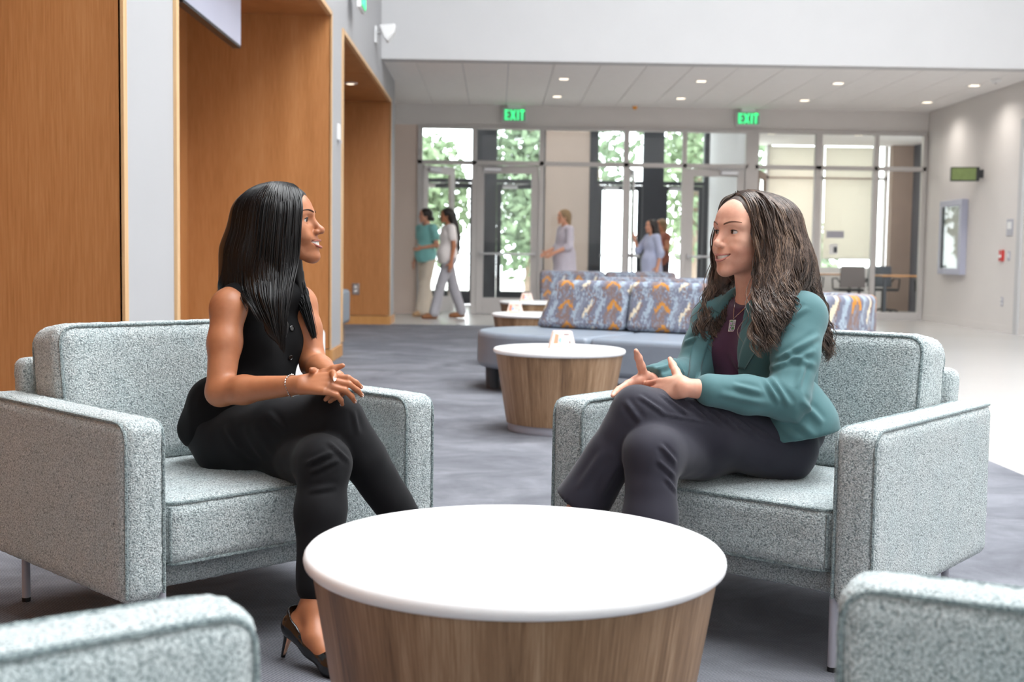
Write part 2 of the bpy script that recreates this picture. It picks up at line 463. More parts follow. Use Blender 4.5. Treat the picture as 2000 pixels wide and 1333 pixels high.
# ------------------------------------------------------------------ glass front
def pane(parent, x0, x1, z0, z1, y, axis='y', name='pane'):
    return B(x0, x1, y-0.006, y+0.006, z0, z1).build(name, 'glass', parent)
fr_ = empty_structure('window_1')
def bar(x0, x1, z0, z1, m='alu', y0=YB-0.06, y1=YB+0.06, p=fr_, n='mullion'):
    return B(x0, x1, y0, y1, z0, z1).build(n, m, p, bevel=0.004)
TZ0, TZ1 = 2.53, 2.60
bar(-1.36, 7.28, 3.13, 3.19, n='head_rail'); bar(-1.36, 4.24, TZ0, TZ1, n='transom_rail'); bar(4.36, 7.28, TZ0, TZ1, n='transom_rail')
for x0, x1 in ((-1.36, -1.28), (-0.44, -0.36), (0.70, 0.78), (2.13, 2.22), (3.13, 3.20), (4.20, 4.42), (5.39, 5.50), (6.39, 6.46), (7.22, 7.29)):
    bar(x0, x1, 0, 3.13)
bar(0.78, 2.13, 0, 0.12, n='sill_rail'); bar(5.50, 6.39, 0.0, 0.12, n='sill_rail'); bar(6.46, 7.22, 0.0, 0.12, n='sill_rail')
for x0, x1 in ((-1.28, -0.44), (-0.36, 0.70), (0.78, 2.13), (2.22, 3.13), (3.20, 4.20), (4.42, 5.39), (5.50, 6.39), (6.46, 7.22)):
    pane(fr_, x0, x1, TZ1, 3.13, YB)
pane(fr_, 0.78, 2.13, 0.12, TZ0, YB); pane(fr_, 5.50, 6.39, 0.12, TZ0, YB); pane(fr_, 6.46, 7.22, 0.12, TZ0, YB)

def door(n, x0, y, w, rz, m='alu', hinge=1, h=TZ0-0.01, st=0.13, bot=0.28, barz=1.03, closer=True):
    """glazed leaf built from its hinge edge"""
    d = empty_structure('door_%d' % n)
    d.location = (x0, y, 0); d.rotation_euler = (0, 0, rz)
    s = hinge
    def bx(a, b, z0, z1, nm, mm=m, t=0.022):
        xa, xb = sorted((s*a, s*b)); return B(xa, xb, -t, t, z0, z1).build(nm, mm, d, bevel=0.003)
    bx(0.005, st, 0.01, h, 'stile'); bx(w-st, w-0.005, 0.01, h, 'stile')
    bx(st, w-st, 0.01, bot, 'bottom_rail'); bx(st, w-st, h-st, h, 'top_rail')
    xa, xb = sorted((s*st, s*(w-st))); B(xa, xb, -0.005, 0.005, bot, h-st).build('pane', 'glass', d)
    pb = MB(); pb.tube([(s*0.06, -0.075, barz), (s*(w-0.06), -0.075, barz)], 0.017, 10)
    pbo = pb.build('push_bar', 'steel', d, smooth=True)
    for xx in (0.07, w-0.07):
        B(min(s*xx, s*xx+0.03*s), max(s*xx, s*xx+0.03*s), -0.085, -0.02, barz-0.035, barz+0.035).build('push_bar_bracket', 'steel', pbo, bevel=0.004)
    if closer:
        xa, xb = sorted((s*0.12, s*0.42)); co = B(xa, xb, -0.075, -0.022, h-0.1, h-0.035).build('door_closer', 'steel', d, bevel=0.006)
        MB().tube([(s*0.18, -0.05, h-0.03), (s*0.45, -0.09, h-0.015), (s*0.62, -0.02, h+0.0)], 0.009, 6).build('closer_arm', 'steel', co)
    return d
door(1, -1.28, YB, 0.84, R_(52))                    # left leaf standing open into the vestibule
door(2, -0.36, YB, 1.06, 0)
door(3, 2.22, YB, 0.91, R_(78), hinge=1)
door(4, 4.20, YB, 1.00, 0, hinge=-1)
d5 = door(5, 4.42, YB, 0.97, R_(70), m='taupe', closer=False)

# vestibule: outer dark glazed front, beige partition
YO = 25.0
struct(B(0.95, 1.85, YO-0.06, YO+0.1, 0, 3.6).build('wall_vestibule', 'beige'))
struct(B(-3.2, -1.75, YB+0.18, YO+0.1, 0, 3.6).build('wall_vestibule_left', 'beige'))
struct(B(4.26, 4.36, YB+0.06, 25.1, 0, 3.6).build('wall_vestibule_right', 'white_wall'))
struct(B(-1.75, 4.36, YB+0.18, YO+0.1, 3.9, 4.0).build('ceiling_vestibule', 'ceil'))
of = empty_structure('window_2')
for x0, x1 in ((-1.75, -1.68), (-0.46, -0.02), (0.86, 0.95), (1.85, 2.02), (2.93, 3.35), (4.16, 4.26)):
    B(x0, x1, YO-0.08, YO+0.08, 0, 3.9).build('mullion', 'dark', of)
for x0, x1 in ((-1.68, -0.46), (-0.02, 0.86), (2.02, 2.93), (3.35, 4.16)):
    B(x0, x1, YO-0.06, YO+0.06, 2.46, 2.54).build('transom_rail', 'dark', of)
    pane(of, x0, x1, 2.54, 3.9, YO)
struct(B(-1.75, 4.36, YO-0.1, YO+0.1, 3.9, 4.1).build('wall_vestibule_header', 'dark'))
door(6, -1.68, YO, 1.22, 0, m='dark', st=0.10, h=2.45); door(7, -0.02, YO, 0.88, 0, m='dark', st=0.10, h=2.45)
door(8, 2.02, YO, 0.91, 0, m='dark', st=0.10, h=2.45); door(9, 3.35, YO, 0.81, 0, m='dark', st=0.09, h=2.45)

# glazed meeting room
YM, XM = 24.8, 8.27
struct(B(4.36, XM, YM, YM+0.15, 0, 0.86).build('wall_meeting_room', 'warm_wall'))
struct(B(4.36, XM, YB+0.18, YM+0.15, 3.30, 3.40).build('ceiling_meeting_room', 'ceil'))
struct(B(7.86, XM, YM-0.25, YM, 0, 3.30).build('wall_meeting_corner', 'taupe'))
struct(B(XM, XM+0.1, YB+0.18, YM+0.15, 0, 3.30).build('wall_meeting_side', 'slate'))
w3 = empty_structure('window_3')
for x0, x1 in ((4.36, 4.46), (5.40, 5.50), (6.43, 6.56), (7.58, 7.68), (7.80, 7.86)): B(x0, x1, YM+0.02, YM+0.14, 0.86, 3.30).build('mullion', 'alu', w3)
B(4.36, 7.86, YM+0.02, YM+0.14, 2.62, 2.68).build('transom_rail', 'alu', w3)
for x0, x1 in ((4.46, 5.40), (5.50, 6.43), (6.56, 7.58), (7.68, 7.80)): pane(w3, x0, x1, 0.86, 3.30, YM+0.08)
for k, (x0, x1) in enumerate(((5.44, 6.44), (6.56, 7.57))):
    s_ = thing('roller_shade', ['cream roller shade lowered behind the open brown framed door', 'cream roller shade lowered over the meeting room window beside the taupe wall'][k], 'shade', ((x0+x1)/2, YM-0.04, 1.03), 0, 'roller shades in the meeting room')
    hw = (x1-x0)/2
    B(-hw, hw, -0.003, 0.003, 0.0, 1.80).build('fabric', 'shade', s_)
    MB().tube([(-hw, 0, 1.82), (hw, 0, 1.82)], 0.035, 10).build('roller', 'shade', s_, smooth=True)
    MB().tube([(-hw, 0, 0), (hw, 0, 0)], 0.012, 8).build('hem_bar', 'alu', s_, smooth=True)
    B(-hw, hw, -0.02, 0.02, 1.60, 1.625).build('batten', 'taupe', s_)
    B(-hw, hw, 0.01, 0.014, 1.86, 2.24).build('upper_fabric', 'shade', s_)
# door signs stuck to the middle glass pane
gs = thing('glass_sign', 'two small grey plaques fixed to the meeting room glass', 'sign', (5.72, YB-0.008, 1.10))
B(-0.10, 0.20, -0.006, 0.0, 0.28, 0.40).build('name_plate', 'leg', gs)
B(-0.04, 0.10, -0.006, 0.0, 0.0, 0.18).build('notice', 'white_plastic', gs)
B(0.03, 0.09, -0.008, -0.006, 0.03, 0.13).build('pictogram', 'vinyl_dark', gs)

# outdoors: paving, hedge trees
struct(B(-16, 22, 25.2, 60, -0.06, -0.01).build('ground_outside', plain('pale_paving', srgb(214, 210, 204), 0.8, 0.3, 0.05, 2)))
def leaf_mat(nm, a, b):
    t = NT(nm, 0.7, 0.3); n = t.noise(t.coord(), 2.2, 5, 0.7)
    t.col(t.ramp(n.outputs['Fac'], [(0.3, a), (0.7, b)])); return t.m
LEAF = [leaf_mat('pine_foliage', srgb(96, 116, 90), srgb(136, 156, 124)), leaf_mat('light_foliage', srgb(112, 132, 100), srgb(150, 168, 134))]
BARK = plain('tree_bark', srgb(150, 132, 118), 0.9, 0.2, 0.2, 8)
def tree(x, y, h, rad, base, n, mi, label):
    t_ = thing('tree', label, 'tree', (x, y, 0), 0, 'trees outside the entrance')
    MB().tube([(0, 0, 0), (0.06, 0.03, h*0.4), (-0.04, 0, h*0.8)], [0.16, 0.12, 0.05], 8).build('trunk', BARK, t_, smooth=True)
    rng = np.random.default_rng(int(abs(x)*31+y*7))
    b = MB()
    for k in range(n):
        d_ = rng.normal(size=3); d_ /= np.linalg.norm(d_); q = rng.random()**0.4
        p = np.array([d_[0]*rad*q, d_[1]*rad*q, base+(h-base)/2+d_[2]*(h-base)/2*q])
        a, c = rng.normal(size=3), rng.normal(size=3); a /= np.linalg.norm(a); c -= a*c.dot(a); c /= np.linalg.norm(c)
        L_ = rng.uniform(0.10, 0.22)
        b.add([p-a*L_, p+c*L_*0.5, p+a*L_, p-c*L_*0.5], [(0, 1, 2, 3)])
    fo = b.build('foliage', LEAF[mi], t_); fo['kind'] = 'stuff'
    return t_
tree(-2.0, 34, 4.4, 1.3, 0.6, 1500, 1, 'leafy tree outside the far left glazed door')
tree(0.9, 33, 6.2, 1.5, 0.2, 3000, 0, 'dense green tree behind the closed left door')
tree(2.9, 37, 7.4, 1.5, 2.8, 900, 0, 'tall bare trunked pine outside the middle door')
tree(5.3, 33, 6.6, 1.4, 0.8, 1500, 1, 'tall light green tree right of the dark column')
tree(8.3, 34, 2.2, 1.2, 0.1, 900, 1, 'low green shrub tree outside the meeting room window')
tree(7.2, 39, 7.2, 1.5, 2.5, 900, 0, 'high crowned pine far behind the other trees')

# ------------------------------------------------------------------ lights and fittings on ceiling
k = 0
for yi, y in enumerate((17.69, 19.62)):
    for xi, x in enumerate((0.92, 2.88, 4.84, 6.79)):
        d_ = thing('downlight', 'square recessed downlight in the %s row, %s from the right wall' % (('bulkhead', 'glass front')[yi], ('fourth', 'third', 'second', 'first')[xi]), 'downlight', (x, y, ZC-0.005), 0, 'recessed downlights in the low ceiling')
        B(-0.09, 0.09, -0.09, 0.09, -0.006, 0.0).build('trim', 'white_plastic', d_)
        B(-0.06, 0.06, -0.06, 0.06, -0.010, -0.006).build('lens', 'lamp', d_)
        l = bpy.data.lights.new('downlight_lamp', 'SPOT'); l.energy = 60; l.spot_size = R_(150); l.spot_blend = 1.0; l.shadow_soft_size = 0.08; l.color = (1, 0.95, 0.89)
        lo = bpy.data.objects.new('downlight_lamp', l); C.objects.link(lo); lo.parent = d_; lo.location = (0, 0, -0.03)
for x, y in ((5.0, 22.6), (5.6, 22.0), (6.6, 22.6), (6.7, 21.8)):
    d_ = thing('downlight', 'square recessed downlight in the glazed meeting room ceiling, above the %s' % {5.0: 'open brown framed door', 5.6: 'mullion beside that door', 6.6: 'middle oak table', 6.7: 'chair backed against the glass'}[x], 'downlight', (x, y, 3.30), 0, 'meeting room downlights')
    B(-0.09, 0.09, -0.09, 0.09, -0.006, 0.0).build('trim', 'white_plastic', d_)
    B(-0.07, 0.07, -0.07, 0.07, -0.010, -0.006).build('lens', 'lamp', d_)
l = bpy.data.lights.new('meeting_room_lamp', 'AREA'); l.energy = 45; l.size = 1.5; l.color = (1, 0.93, 0.84)
lo = bpy.data.objects.new('meeting_room_lamp', l); C.objects.link(lo); lo.location = (6.2, 23.0, 3.26)
# smoke detector, sprinkler
sd = thing('smoke_detector', 'round white smoke detector on the low ceiling by the right wall', 'smoke detector', (6.87, 17.12, ZC-0.005))
MB().lathe([(0.075, 0), (0.075, -0.02), (0.05, -0.045), (0.02, -0.05)][::-1], 20).build('housing', 'white_plastic', sd, smooth=True)
MB().lathe([(0.012, -0.056), (0.012, -0.05)], 8).build('sensor_tip', 'black', sd)
sp = thing('fire_beacon', 'small amber beacon under the low ceiling between the exit signs', 'beacon', (2.26, 20.6, ZC-0.005))
MB().lathe([(0.055, -0.02), (0.06, 0)], 16).build('base', 'white_plastic', sp)
MB().lathe([(0.01, -0.075), (0.035, -0.06), (0.045, -0.02)], 16).build('lens', plain('amber_lens', srgb(226, 150, 48), 0.3), sp, smooth=True)
ad = thing('alcove_downlight', 'round white downlight in the wooden soffit of the far alcove', 'downlight', (-1.86, 15.6, 3.13))
MB().lathe([(0.05, -0.012), (0.085, -0.008), (0.09, 0)], 20).build('trim', 'white_plastic', ad, smooth=True)
MB().lathe([(0.045, -0.014), (0.048, -0.012)], 16).build('lens', 'lamp', ad)

# exit signs
def exit_sign(loc, rz, label):
    e = thing('exit_sign', label, 'exit sign', loc, rz, 'green exit signs')
    B(-0.20, 0.20, -0.02, 0.02, -0.115, 0.115).build('housing', 'white_plastic', e, bevel=0.004)
    B(-0.185, 0.185, -0.026, -0.02, -0.1, 0.1).build('face_plate', 'green_dim', e)
    B(-0.12, 0.12, -0.02, 0.02, 0.115, 0.17).build('mount', 'white_plastic', e)
    y0, y1 = -0.034, -0.026
    def L(parts):
        m = MB()
        for p in parts: m.prism(p, y0, y1, 'y')
        m.build('letter', 'green', e)
    def rc(a, b, c, d): return [(a, c), (b, c), (b, d), (a, d)]
    H, h, s = 0.085, -0.085, 0.030
    L([rc(-0.165, -0.135, h, H), rc(-0.135, -0.095, H-s, H), rc(-0.135, -0.10, -s/2, s/2), rc(-0.135, -0.095, h, h+s)])
    L([[(-0.08, h), (-0.047, h), (0.028, H), (-0.005, H)], [(-0.005, h), (0.028, h), (-0.047, H), (-0.08, H)]])
    L([rc(0.043, 0.073, h, H)])
    L([rc(0.113, 0.143, h, H), rc(0.086, 0.17, H-s, H)])
    return e
exit_sign((0.266, 20.85, 3.36), 0, 'lit green exit sign above the closed left entrance door')
exit_sign((4.197, 20.85, 3.36), 0, 'lit green exit sign over the right entrance door by the meeting room')
exit_sign((-1.40, 12.6, 3.56), R_(90), 'green exit sign high on the white wall above the wood alcoves')
# speaker / camera on the wall above the far alcove
wc = thing('wall_speaker', 'white wedge shaped speaker on the white wall above the far alcove', 'speaker', (-1.52, 15.2, 3.66))
B(0, 0.03, -0.07, 0.07, -0.1, 0.1).build('bracket', 'white_plastic', wc, bevel=0.005)
MB().tube([(0.02, 0, 0.02), (0.12, -0.03, 0.03)], 0.025, 10).build('arm', 'white_plastic', wc, smooth=True)
MB().prism([(0.06, 0.10), (0.26, 0.12), (0.25, 0.02), (0.16, -0.10), (0.11, -0.04)], -0.14, 0.06, 'y').build('housing', 'white_plastic', wc, bevel=0.02, seg=3)
# thermostat on pier
th = thing('wall_sensor', 'small white control plate on the pier between the alcoves', 'wall control', (XL, 11.75, 2.14))
B(0, 0.02, -0.05, 0.05, -0.07, 0.08).build('plate', 'white_plastic', th, bevel=0.004)
B(0.02, 0.035, -0.035, 0.035, -0.10, -0.075).build('sensor', 'leg', th)
# hanging display in the middle alcove
tv = thing('hanging_display', 'large flat display hung in the wooden alcove behind the white pier', 'display', (-1.93, 8.35, 2.51))
B(-0.03, 0.03, -0.83, 0.83, 0.0, 0.56).build('panel', 'screen', tv, bevel=0.004)
B(-0.05, -0.03, -0.80, 0.80, 0.03, 0.5).build('back_housing', 'black', tv)
B(-0.03, 0.028, -0.83, 0.83, -0.018, 0.0).build('lower_bezel', 'black', tv)
for yy in (-0.5, 0.5):
    MB().tube([(-0.02, yy, 0.5), (-0.02, yy, 0.62)], 0.02, 8).build('mount', 'black', tv)
# outlet in far alcove, right wall fittings
def plate(name, label, cat, loc, w, h, m, rz, extra=None, t_=0.012):
    o = thing(name, label, cat, loc, rz)
    B(-w/2, w/2, -t_, 0, -h/2, h/2).build('plate', m, o, bevel=0.003)
    if extra: extra(o)
    return o
def sockets(o):
    for z in (-0.03, 0.03): B(-0.018, 0.018, -0.018, -0.012, z-0.016, z+0.016).build('socket', 'white_plastic', o)
plate('wall_outlet', 'steel double outlet on the wooden end panel of the far alcove', 'outlet', (-1.99, 17.43, 0.50), 0.1, 0.16, 'steel', 0, sockets)
plate('room_sign', 'small grey room sign on the right wall above the fire alarm', 'sign', (XR, 17.47, 1.50), 0.2, 0.24, 'leg', R_(-90), lambda o: B(-0.07, 0.07, -0.016, -0.012, -0.02, 0.08).build('insert', 'white_plastic', o))
def alarm(o):
    B(-0.03, 0.03, -0.05, -0.03, -0.03, 0.01).build('pull_handle', 'white_plastic', o, bevel=0.004)
plate('fire_alarm', 'red fire alarm pull box on the right wall', 'fire alarm', (XR, 17.70, 1.10), 0.13, 0.16, plain('alarm_red', srgb(196, 34, 30), 0.4), R_(-90), alarm, 0.03)
plate('light_switch', 'narrow grey switch plate beside the red fire alarm', 'switch', (XR, 17.46, 1.10), 0.07, 0.13, 'leg', R_(-90), lambda o: B(-0.012, 0.012, -0.02, -0.012, -0.03, 0.03).build('rocker', 'white_plastic', o))
plate('wall_outlet', 'grey outlet low on the right wall under the fire alarm', 'outlet', (XR, 17.64, 0.44), 0.07, 0.13, 'leg', R_(-90), sockets)
plate('light_switch', 'white switch plate on the right wall between glass and cabinet', 'switch', (XR, 20.25, 1.07), 0.08, 0.13, 'white_plastic', R_(-90), lambda o: B(-0.012, 0.012, -0.02, -0.012, -0.03, 0.03).build('rocker', 'white_plastic', o))
ck = thing('message_display', 'black box display with an olive green face standing out from the right wall', 'display', (XR, 18.55, 2.33), R_(-14))
B(-0.46, -0.05, -0.06, 0.06, -0.11, 0.10).build('housing', 'black', ck, bevel=0.006)
B(-0.45, -0.10, -0.066, -0.06, -0.095, 0.085).build('screen', plain('olive_screen', srgb(112, 130, 72), 0.4, 0.5, 0.12, 14), ck)
B(-0.06, 0.02, -0.04, 0.04, -0.06, 0.06).build('mount', 'black', ck)
cb = thing('wall_cabinet', 'white framed glass front cabinet set into the right wall', 'cabinet', (XR, 19.55, 0.80), R_(-90))
for a in ((-0.48, 0.48, 0, 0.10), (-0.48, 0.48, 1.08, 1.18), (-0.48, -0.36, 0.10, 1.08), (0.36, 0.48, 0.10, 1.08)):
    B(a[0], a[1], -0.1, 0, a[2], a[3]).build('frame', 'screen', cb, bevel=0.006)
B(-0.36, 0.36, -0.05, -0.005, 0.10, 1.08).build('back_panel', 'warm_wall', cb)
B(-0.36, 0.36, -0.085, -0.078, 0.10, 1.08).build('pane', 'glass', cb)
B(-0.36, -0.34, -0.1, -0.02, 0.10, 1.08).build('gasket', 'vinyl_dark', cb)
B(-0.36, -0.16, -0.105, -0.085, 0.11, 0.14).build('handle', 'vinyl_dark', cb)
# door casing on the right wall
struct(B(XR-0.03, XR, 17.05, 17.19, 0, 3.0).build('trim_1', 'white_wall', bevel=0.004))
# ================================================================== FURNITURE
def nub(V, N, amp, seed=0.0):
    out = V.copy()
    for i in range(len(V)):
        p = V[i]
        d = mnoise.noise(Vector((p[0]*95+seed, p[1]*95, p[2]*95)))+0.6*mnoise.noise(Vector((p[0]*190, p[1]*190+seed, p[2]*190)))
        out[i] = p+N[i]*d*amp
    return out
def soft(name, lx, ly, lz, rad, parent, loc, mat='boucle', step=0.010, crown=0.0, amp=0.0022, rot=None, cache={}):
    key = (lx, ly, lz, rad, step, crown, mat)
    if key not in cache:
        V, F, N = rounded_box(lx, ly, lz, rad, step, crown)
        if amp: V = nub(V, N, amp, lx*3)
        cache[key] = np_mesh(name, V, F)
        cache[key].materials.append(MAT[mat])
    o = obj(name, cache[key], None, parent); o.location = loc
    if rot: o.rotation_euler = rot
    return o
def welt(pts, rad, parent, closed=False, nm='piping', mat='boucle_seam', step=0.012):
    """piping: a slightly uneven tube"""
    P = [Vector(p) for p in pts]; Q = []
    m = len(P); rng = m if closed else m-1
    for i in range(rng):
        a, b = P[i], P[(i+1) % m]; k = max(1, int((b-a).length/step))
        for j in range(k): Q.append(a.lerp(b, j/k))
    if not closed: Q.append(P[-1])
    rr = [rad*(1+0.28*mnoise.noise(p*70)) for p in Q]
    return MB().tube(Q, rr, 6, closed).build(nm, mat, parent, smooth=True)
def arc_pts(pts, rad, n=5):
    """polyline with rounded corners"""
    P = [Vector(p) for p in pts]; out = [P[0]]
    for i in range(1, len(P)-1):
        a = (P[i-1]-P[i]).normalized(); b = (P[i+1]-P[i]).normalized()
        for k in range(n+1):
            t_ = k/n; p0 = P[i]+a*rad; p2 = P[i]+b*rad
            out.append(p0.lerp(P[i], t_).lerp(P[i].lerp(p2, t_), t_))
    out.append(P[-1]); return out

def armchair(label, loc, rz, S=0.74, group='sage boucle armchairs'):
    """lounge chair; local +X is forward, +Y its left; origin between the four feet"""
    W = 0.111; L = 0.82; hb = 0.164; ha = 0.604
    t = thing('armchair', label, 'armchair', loc, rz, group)
    soft('base', L-0.10, S+0.01, 0.066, 0.02, t, (-0.03, 0, hb+0.006), step=0.016)
    for s in (1, -1):
        a = soft('arm', L, W, ha-hb, 0.034, t, (0, s*(S/2+W/2), hb))
        for q in (1, -1):    # welts run along the top edges and down the front
            y = q*(W/2-0.007); x1 = L/2-0.007; z1 = ha-hb-0.007
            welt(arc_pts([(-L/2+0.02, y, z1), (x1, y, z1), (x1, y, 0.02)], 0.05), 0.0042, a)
    se = soft('seat_cushion', L-0.20, S-0.006, 0.165, 0.035, t, (0.095, 0, hb+0.072), crown=0.015)
    x1 = (L-0.20)/2-0.008; y1 = (S-0.006)/2-0.008
    for z in (0.158, 0.010):
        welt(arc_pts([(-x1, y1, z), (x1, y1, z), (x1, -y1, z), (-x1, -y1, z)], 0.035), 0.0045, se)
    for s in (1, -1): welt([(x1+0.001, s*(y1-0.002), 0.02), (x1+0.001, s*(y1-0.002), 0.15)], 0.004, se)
    bk = soft('back_cushion', 0.19, S-0.006, 0.41, 0.05, t, (-0.215, 0, 0.385), crown=0.0, rot=(0, R_(-8), 0))
    yb = (S-0.006)/2-0.012
    for x in (0.083, -0.083):
        welt(arc_pts([(x, yb, 0.02), (x, yb, 0.398), (x, -yb, 0.398), (x, -yb, 0.02)], 0.05), 0.0045, bk)
    soft('back_frame', 0.085, S+0.004, 0.53, 0.03, t, (-L/2+0.035, 0, hb), rot=(0, R_(-5), 0), step=0.016)
    for sx in (1, -1):
        for sy in (1, -1):
            x, y = (0.385 if sx > 0 else -0.37), sy*(S/2+0.005)
            lg = MB().tube([(x, y, 0.012), (x, y, hb+0.02)], 0.0115, 12).build('leg', 'leg', t, smooth=True)
            MB().lathe([(0.012, 0), (0.0125, 0.012)], 12, (x, y, 0)).build('glide', 'black', lg)
            MB().tube([(x, y, hb-0.02), (x-sx*0.06, y-sy*0.005, hb+0.02)], 0.006, 8).build('brace', 'leg', lg)
    for sy in (1, -1):
        MB().tube([(0.385, sy*(S/2+0.005), hb-0.005), (-0.37, sy*(S/2+0.005), hb-0.005)], 0.008, 8).build('rail', 'leg', t)
    return t
def chair_from_corner(label, I, fwd, side, S=0.74, W=0.111, L=0.82):
    """side=+1: the corner I is the front inner corner of the right-hand arm as seen by the sitter"""
    f = Vector(fwd).normalized(); left = Vector((-f.y, f.x))
    c = Vector(I)-f*(L/2)+left*(side*S/2)
    return armchair(label, (c.x, c.y, 0), math.atan2(f.y, f.x), S), c
aR, aL = R_(50.0), R_(45.5)
chairR, cR = chair_from_corner('sage boucle armchair under the woman in the teal blazer', (0.81, 2.907), (-math.cos(aR), -math.sin(aR)), -1)
chairL, cL = chair_from_corner('sage boucle armchair under the woman in the black sleeveless top', (-0.775, 2.90), (math.cos(aL), -math.sin(aL)), 1)
# two nearer chairs: only one arm of each reaches the picture
fl_ = Vector((math.cos(R_(36.5)), math.sin(R_(36.5)))); fr2 = Vector((-math.cos(R_(27)), math.sin(R_(27))))
def near_chair(label, tip, f, s, S=0.40, W=0.111, L=0.82):
    """tip: the front end of its far arm; s=+1 when that is the left-hand arm"""
    left = Vector((-f.y, f.x)); c = Vector(tip)-f*(L/2)-left*(s*(S/2+W/2))
    return armchair(label, (c.x, c.y, 0), math.atan2(f.y, f.x), S)
near_chair('sage boucle armchair, empty, its arm in front of the black trousered woman', (-0.287, 1.40), fl_, 1)
near_chair('sage boucle armchair, empty, its arm in front of the teal blazer chair', (0.447, 1.535), fr2, -1)

def drum_table(label, x, y, rz=0.0):
    t = thing('drum_table', label, 'table', (x, y, 0), rz, 'white topped walnut drum tables')
    MB().lathe([(0.285, 0.0), (0.29, 0.008), (0.29, 0.05)], 72).build('plinth', 'leg', t, smooth=True)
    MB().lathe([(0.300, 0.048), (0.366, 0.443)], 96).build('drum', 'laminate', t, smooth=True)
    prof = [(0.366, 0.4435), (0.374, 0.445), (0.3795, 0.4505), (0.381, 0.458), (0.3795, 0.4655), (0.374, 0.472), (0.366, 0.474)]
    MB().lathe(prof, 96).build('table_top', 'white_top', t, smooth=True)
    return t
drum_table('walnut drum table with white top between the two seated women', 0.040, 2.206)
drum_table('walnut drum table holding the tent card in front of the blue bench', 0.367, 7.05, 1.0)
drum_table('walnut drum table holding the tent card just behind the blue bench', 0.34, 11.3, 2.0)
drum_table('walnut drum table farthest back, beside the rear patterned sofa', 0.41, 14.35, 3.0)
PR = [plain('peach_card', srgb(246, 222, 210), 0.6, 0.3, 0.03, 30), plain('coral_print', srgb(232, 150, 120), 0.6), plain('sky_blue_print', srgb(150, 192, 226), 0.6), plain('rose_print', srgb(240, 190, 180), 0.6), plain('ink_print', srgb(120, 110, 120), 0.6)]
def tent_card(label, x, y, rz):
    t = thing('tent_card', label, 'tent card', (x, y, 0.474), rz, 'printed tent cards on the drum tables')
    MB().prism([(-0.078, 0), (0.078, 0), (0.052, 0.10), (-0.052, 0.10)], -0.03, 0.03, 'y').build('body', PR[0], t, bevel=0.003)
    for (pts, m) in (([(-0.055, 0.03), (-0.03, 0.03), (-0.025, 0.08), (-0.045, 0.085)], 1), ([(-0.03, 0.045), (-0.012, 0.03), (-0.006, 0.058), (-0.02, 0.066)], 2), ([(-0.04, 0.01), (0.055, 0.012), (0.05, 0.022), (-0.04, 0.02)], 3),
                     ([(0.005, 0.078), (0.035, 0.078), (0.035, 0.084), (0.005, 0.084)], 4), ([(0.0, 0.05), (0.03, 0.05), (0.03, 0.056), (0.0, 0.056)], 3), ([(0.035, 0.03), (0.045, 0.03), (0.042, 0.045), (0.036, 0.045)], 4)):
        MB().prism(pts, -0.0315, -0.0305, 'y').build('print', PR[m], t)
    return t
tent_card('peach printed tent card on the drum table in front of the blue bench', 0.38, 7.03, R_(8))
tent_card('peach printed tent card on the drum table behind the blue bench', 0.17, 11.1, R_(-4))
tent_card('peach printed tent card on the farthest drum table', 0.35, 14.2, R_(3))

# ------------------------------------------------------------------ serpentine bench with patterned back cushions
def uv_from(me, fn):
    uv = me.uv_layers.new(name='UVMap')
    for l in me.loops:
        p = me.vertices[l.vertex_index].co; uv.data[l.index].uv = fn(p)
def slab(name, outline, z0, z1, rad, parent, mat, uvf=None):
    """upholstered slab: outline drawn out, edges rounded"""
    o = MB().prism(outline, z0, z1).build(name, mat, parent, bevel=rad, seg=4)
    return o
bench = thing('bench_sofa', 'blue grey vinyl bench with rounded end and two patterned back cushions', 'sofa', (0.46, 9.30, 0), R_(-31))
def stadium(x0, x1, rr, n=20, left=True):
    p = [(x1, -rr), (x1, rr)]
    if left: p += [(x0+rr*math.cos(a), rr*math.sin(a)) for a in [PI/2+PI*k/n for k in range(n+1)]]
    else: p += [(x0, rr), (x0, -rr)]
    return p
slab('seat', stadium(0.0, 0.56, 0.60), 0.17, 0.44, 0.04, bench, 'vinyl')
slab('seat', stadium(0.575, 1.75, 0.60, left=False), 0.17, 0.44, 0.04, bench, 'vinyl')
for x, y in ((-0.38, -0.30), (-0.38, 0.3), (0.55, -0.5), (0.55, 0.5), (1.6, -0.5), (1.6, 0.5)):
    MB().lathe([(0.05, 0), (0.055, 0.17)], 20, (x, y, 0)).build('foot', 'vinyl_dark', bench, smooth=True)
def back_cushion(parent, x0, x1, sl0, sl1, y0, y1, z0=0.445, z1=0.815):
    m = MB()
    b = [(x0, y0), (x1, y0), (x1, y1), (x0, y1)]; t_ = [(x0+sl0, y0+0.09), (x1-sl1, y0+0.09), (x1-sl1, y1), (x0+sl0, y1)]
    vs = [(p[0], p[1], z0) for p in b]+[(p[0], p[1], z1) for p in t_]
    m.add(vs, [(3, 2, 1, 0), (4, 5, 6, 7), (0, 1, 5, 4), (1, 2, 6, 5), (2, 3, 7, 6), (3, 0, 4, 7)])
    o = m.build('back_cushion', 'ikat', parent, bevel=0.045, seg=4)
    uv_from(o.data, lambda p: (p.x+p.y*0.6+0.1*z0, p.z+p.y*0.5))
    return o
back_cushion(bench, -0.31, 0.46, 0.13, 0.0, 0.20, 0.52)
back_cushion(bench, 0.47, 1.40, 0.0, 0.0, 0.20, 0.52)
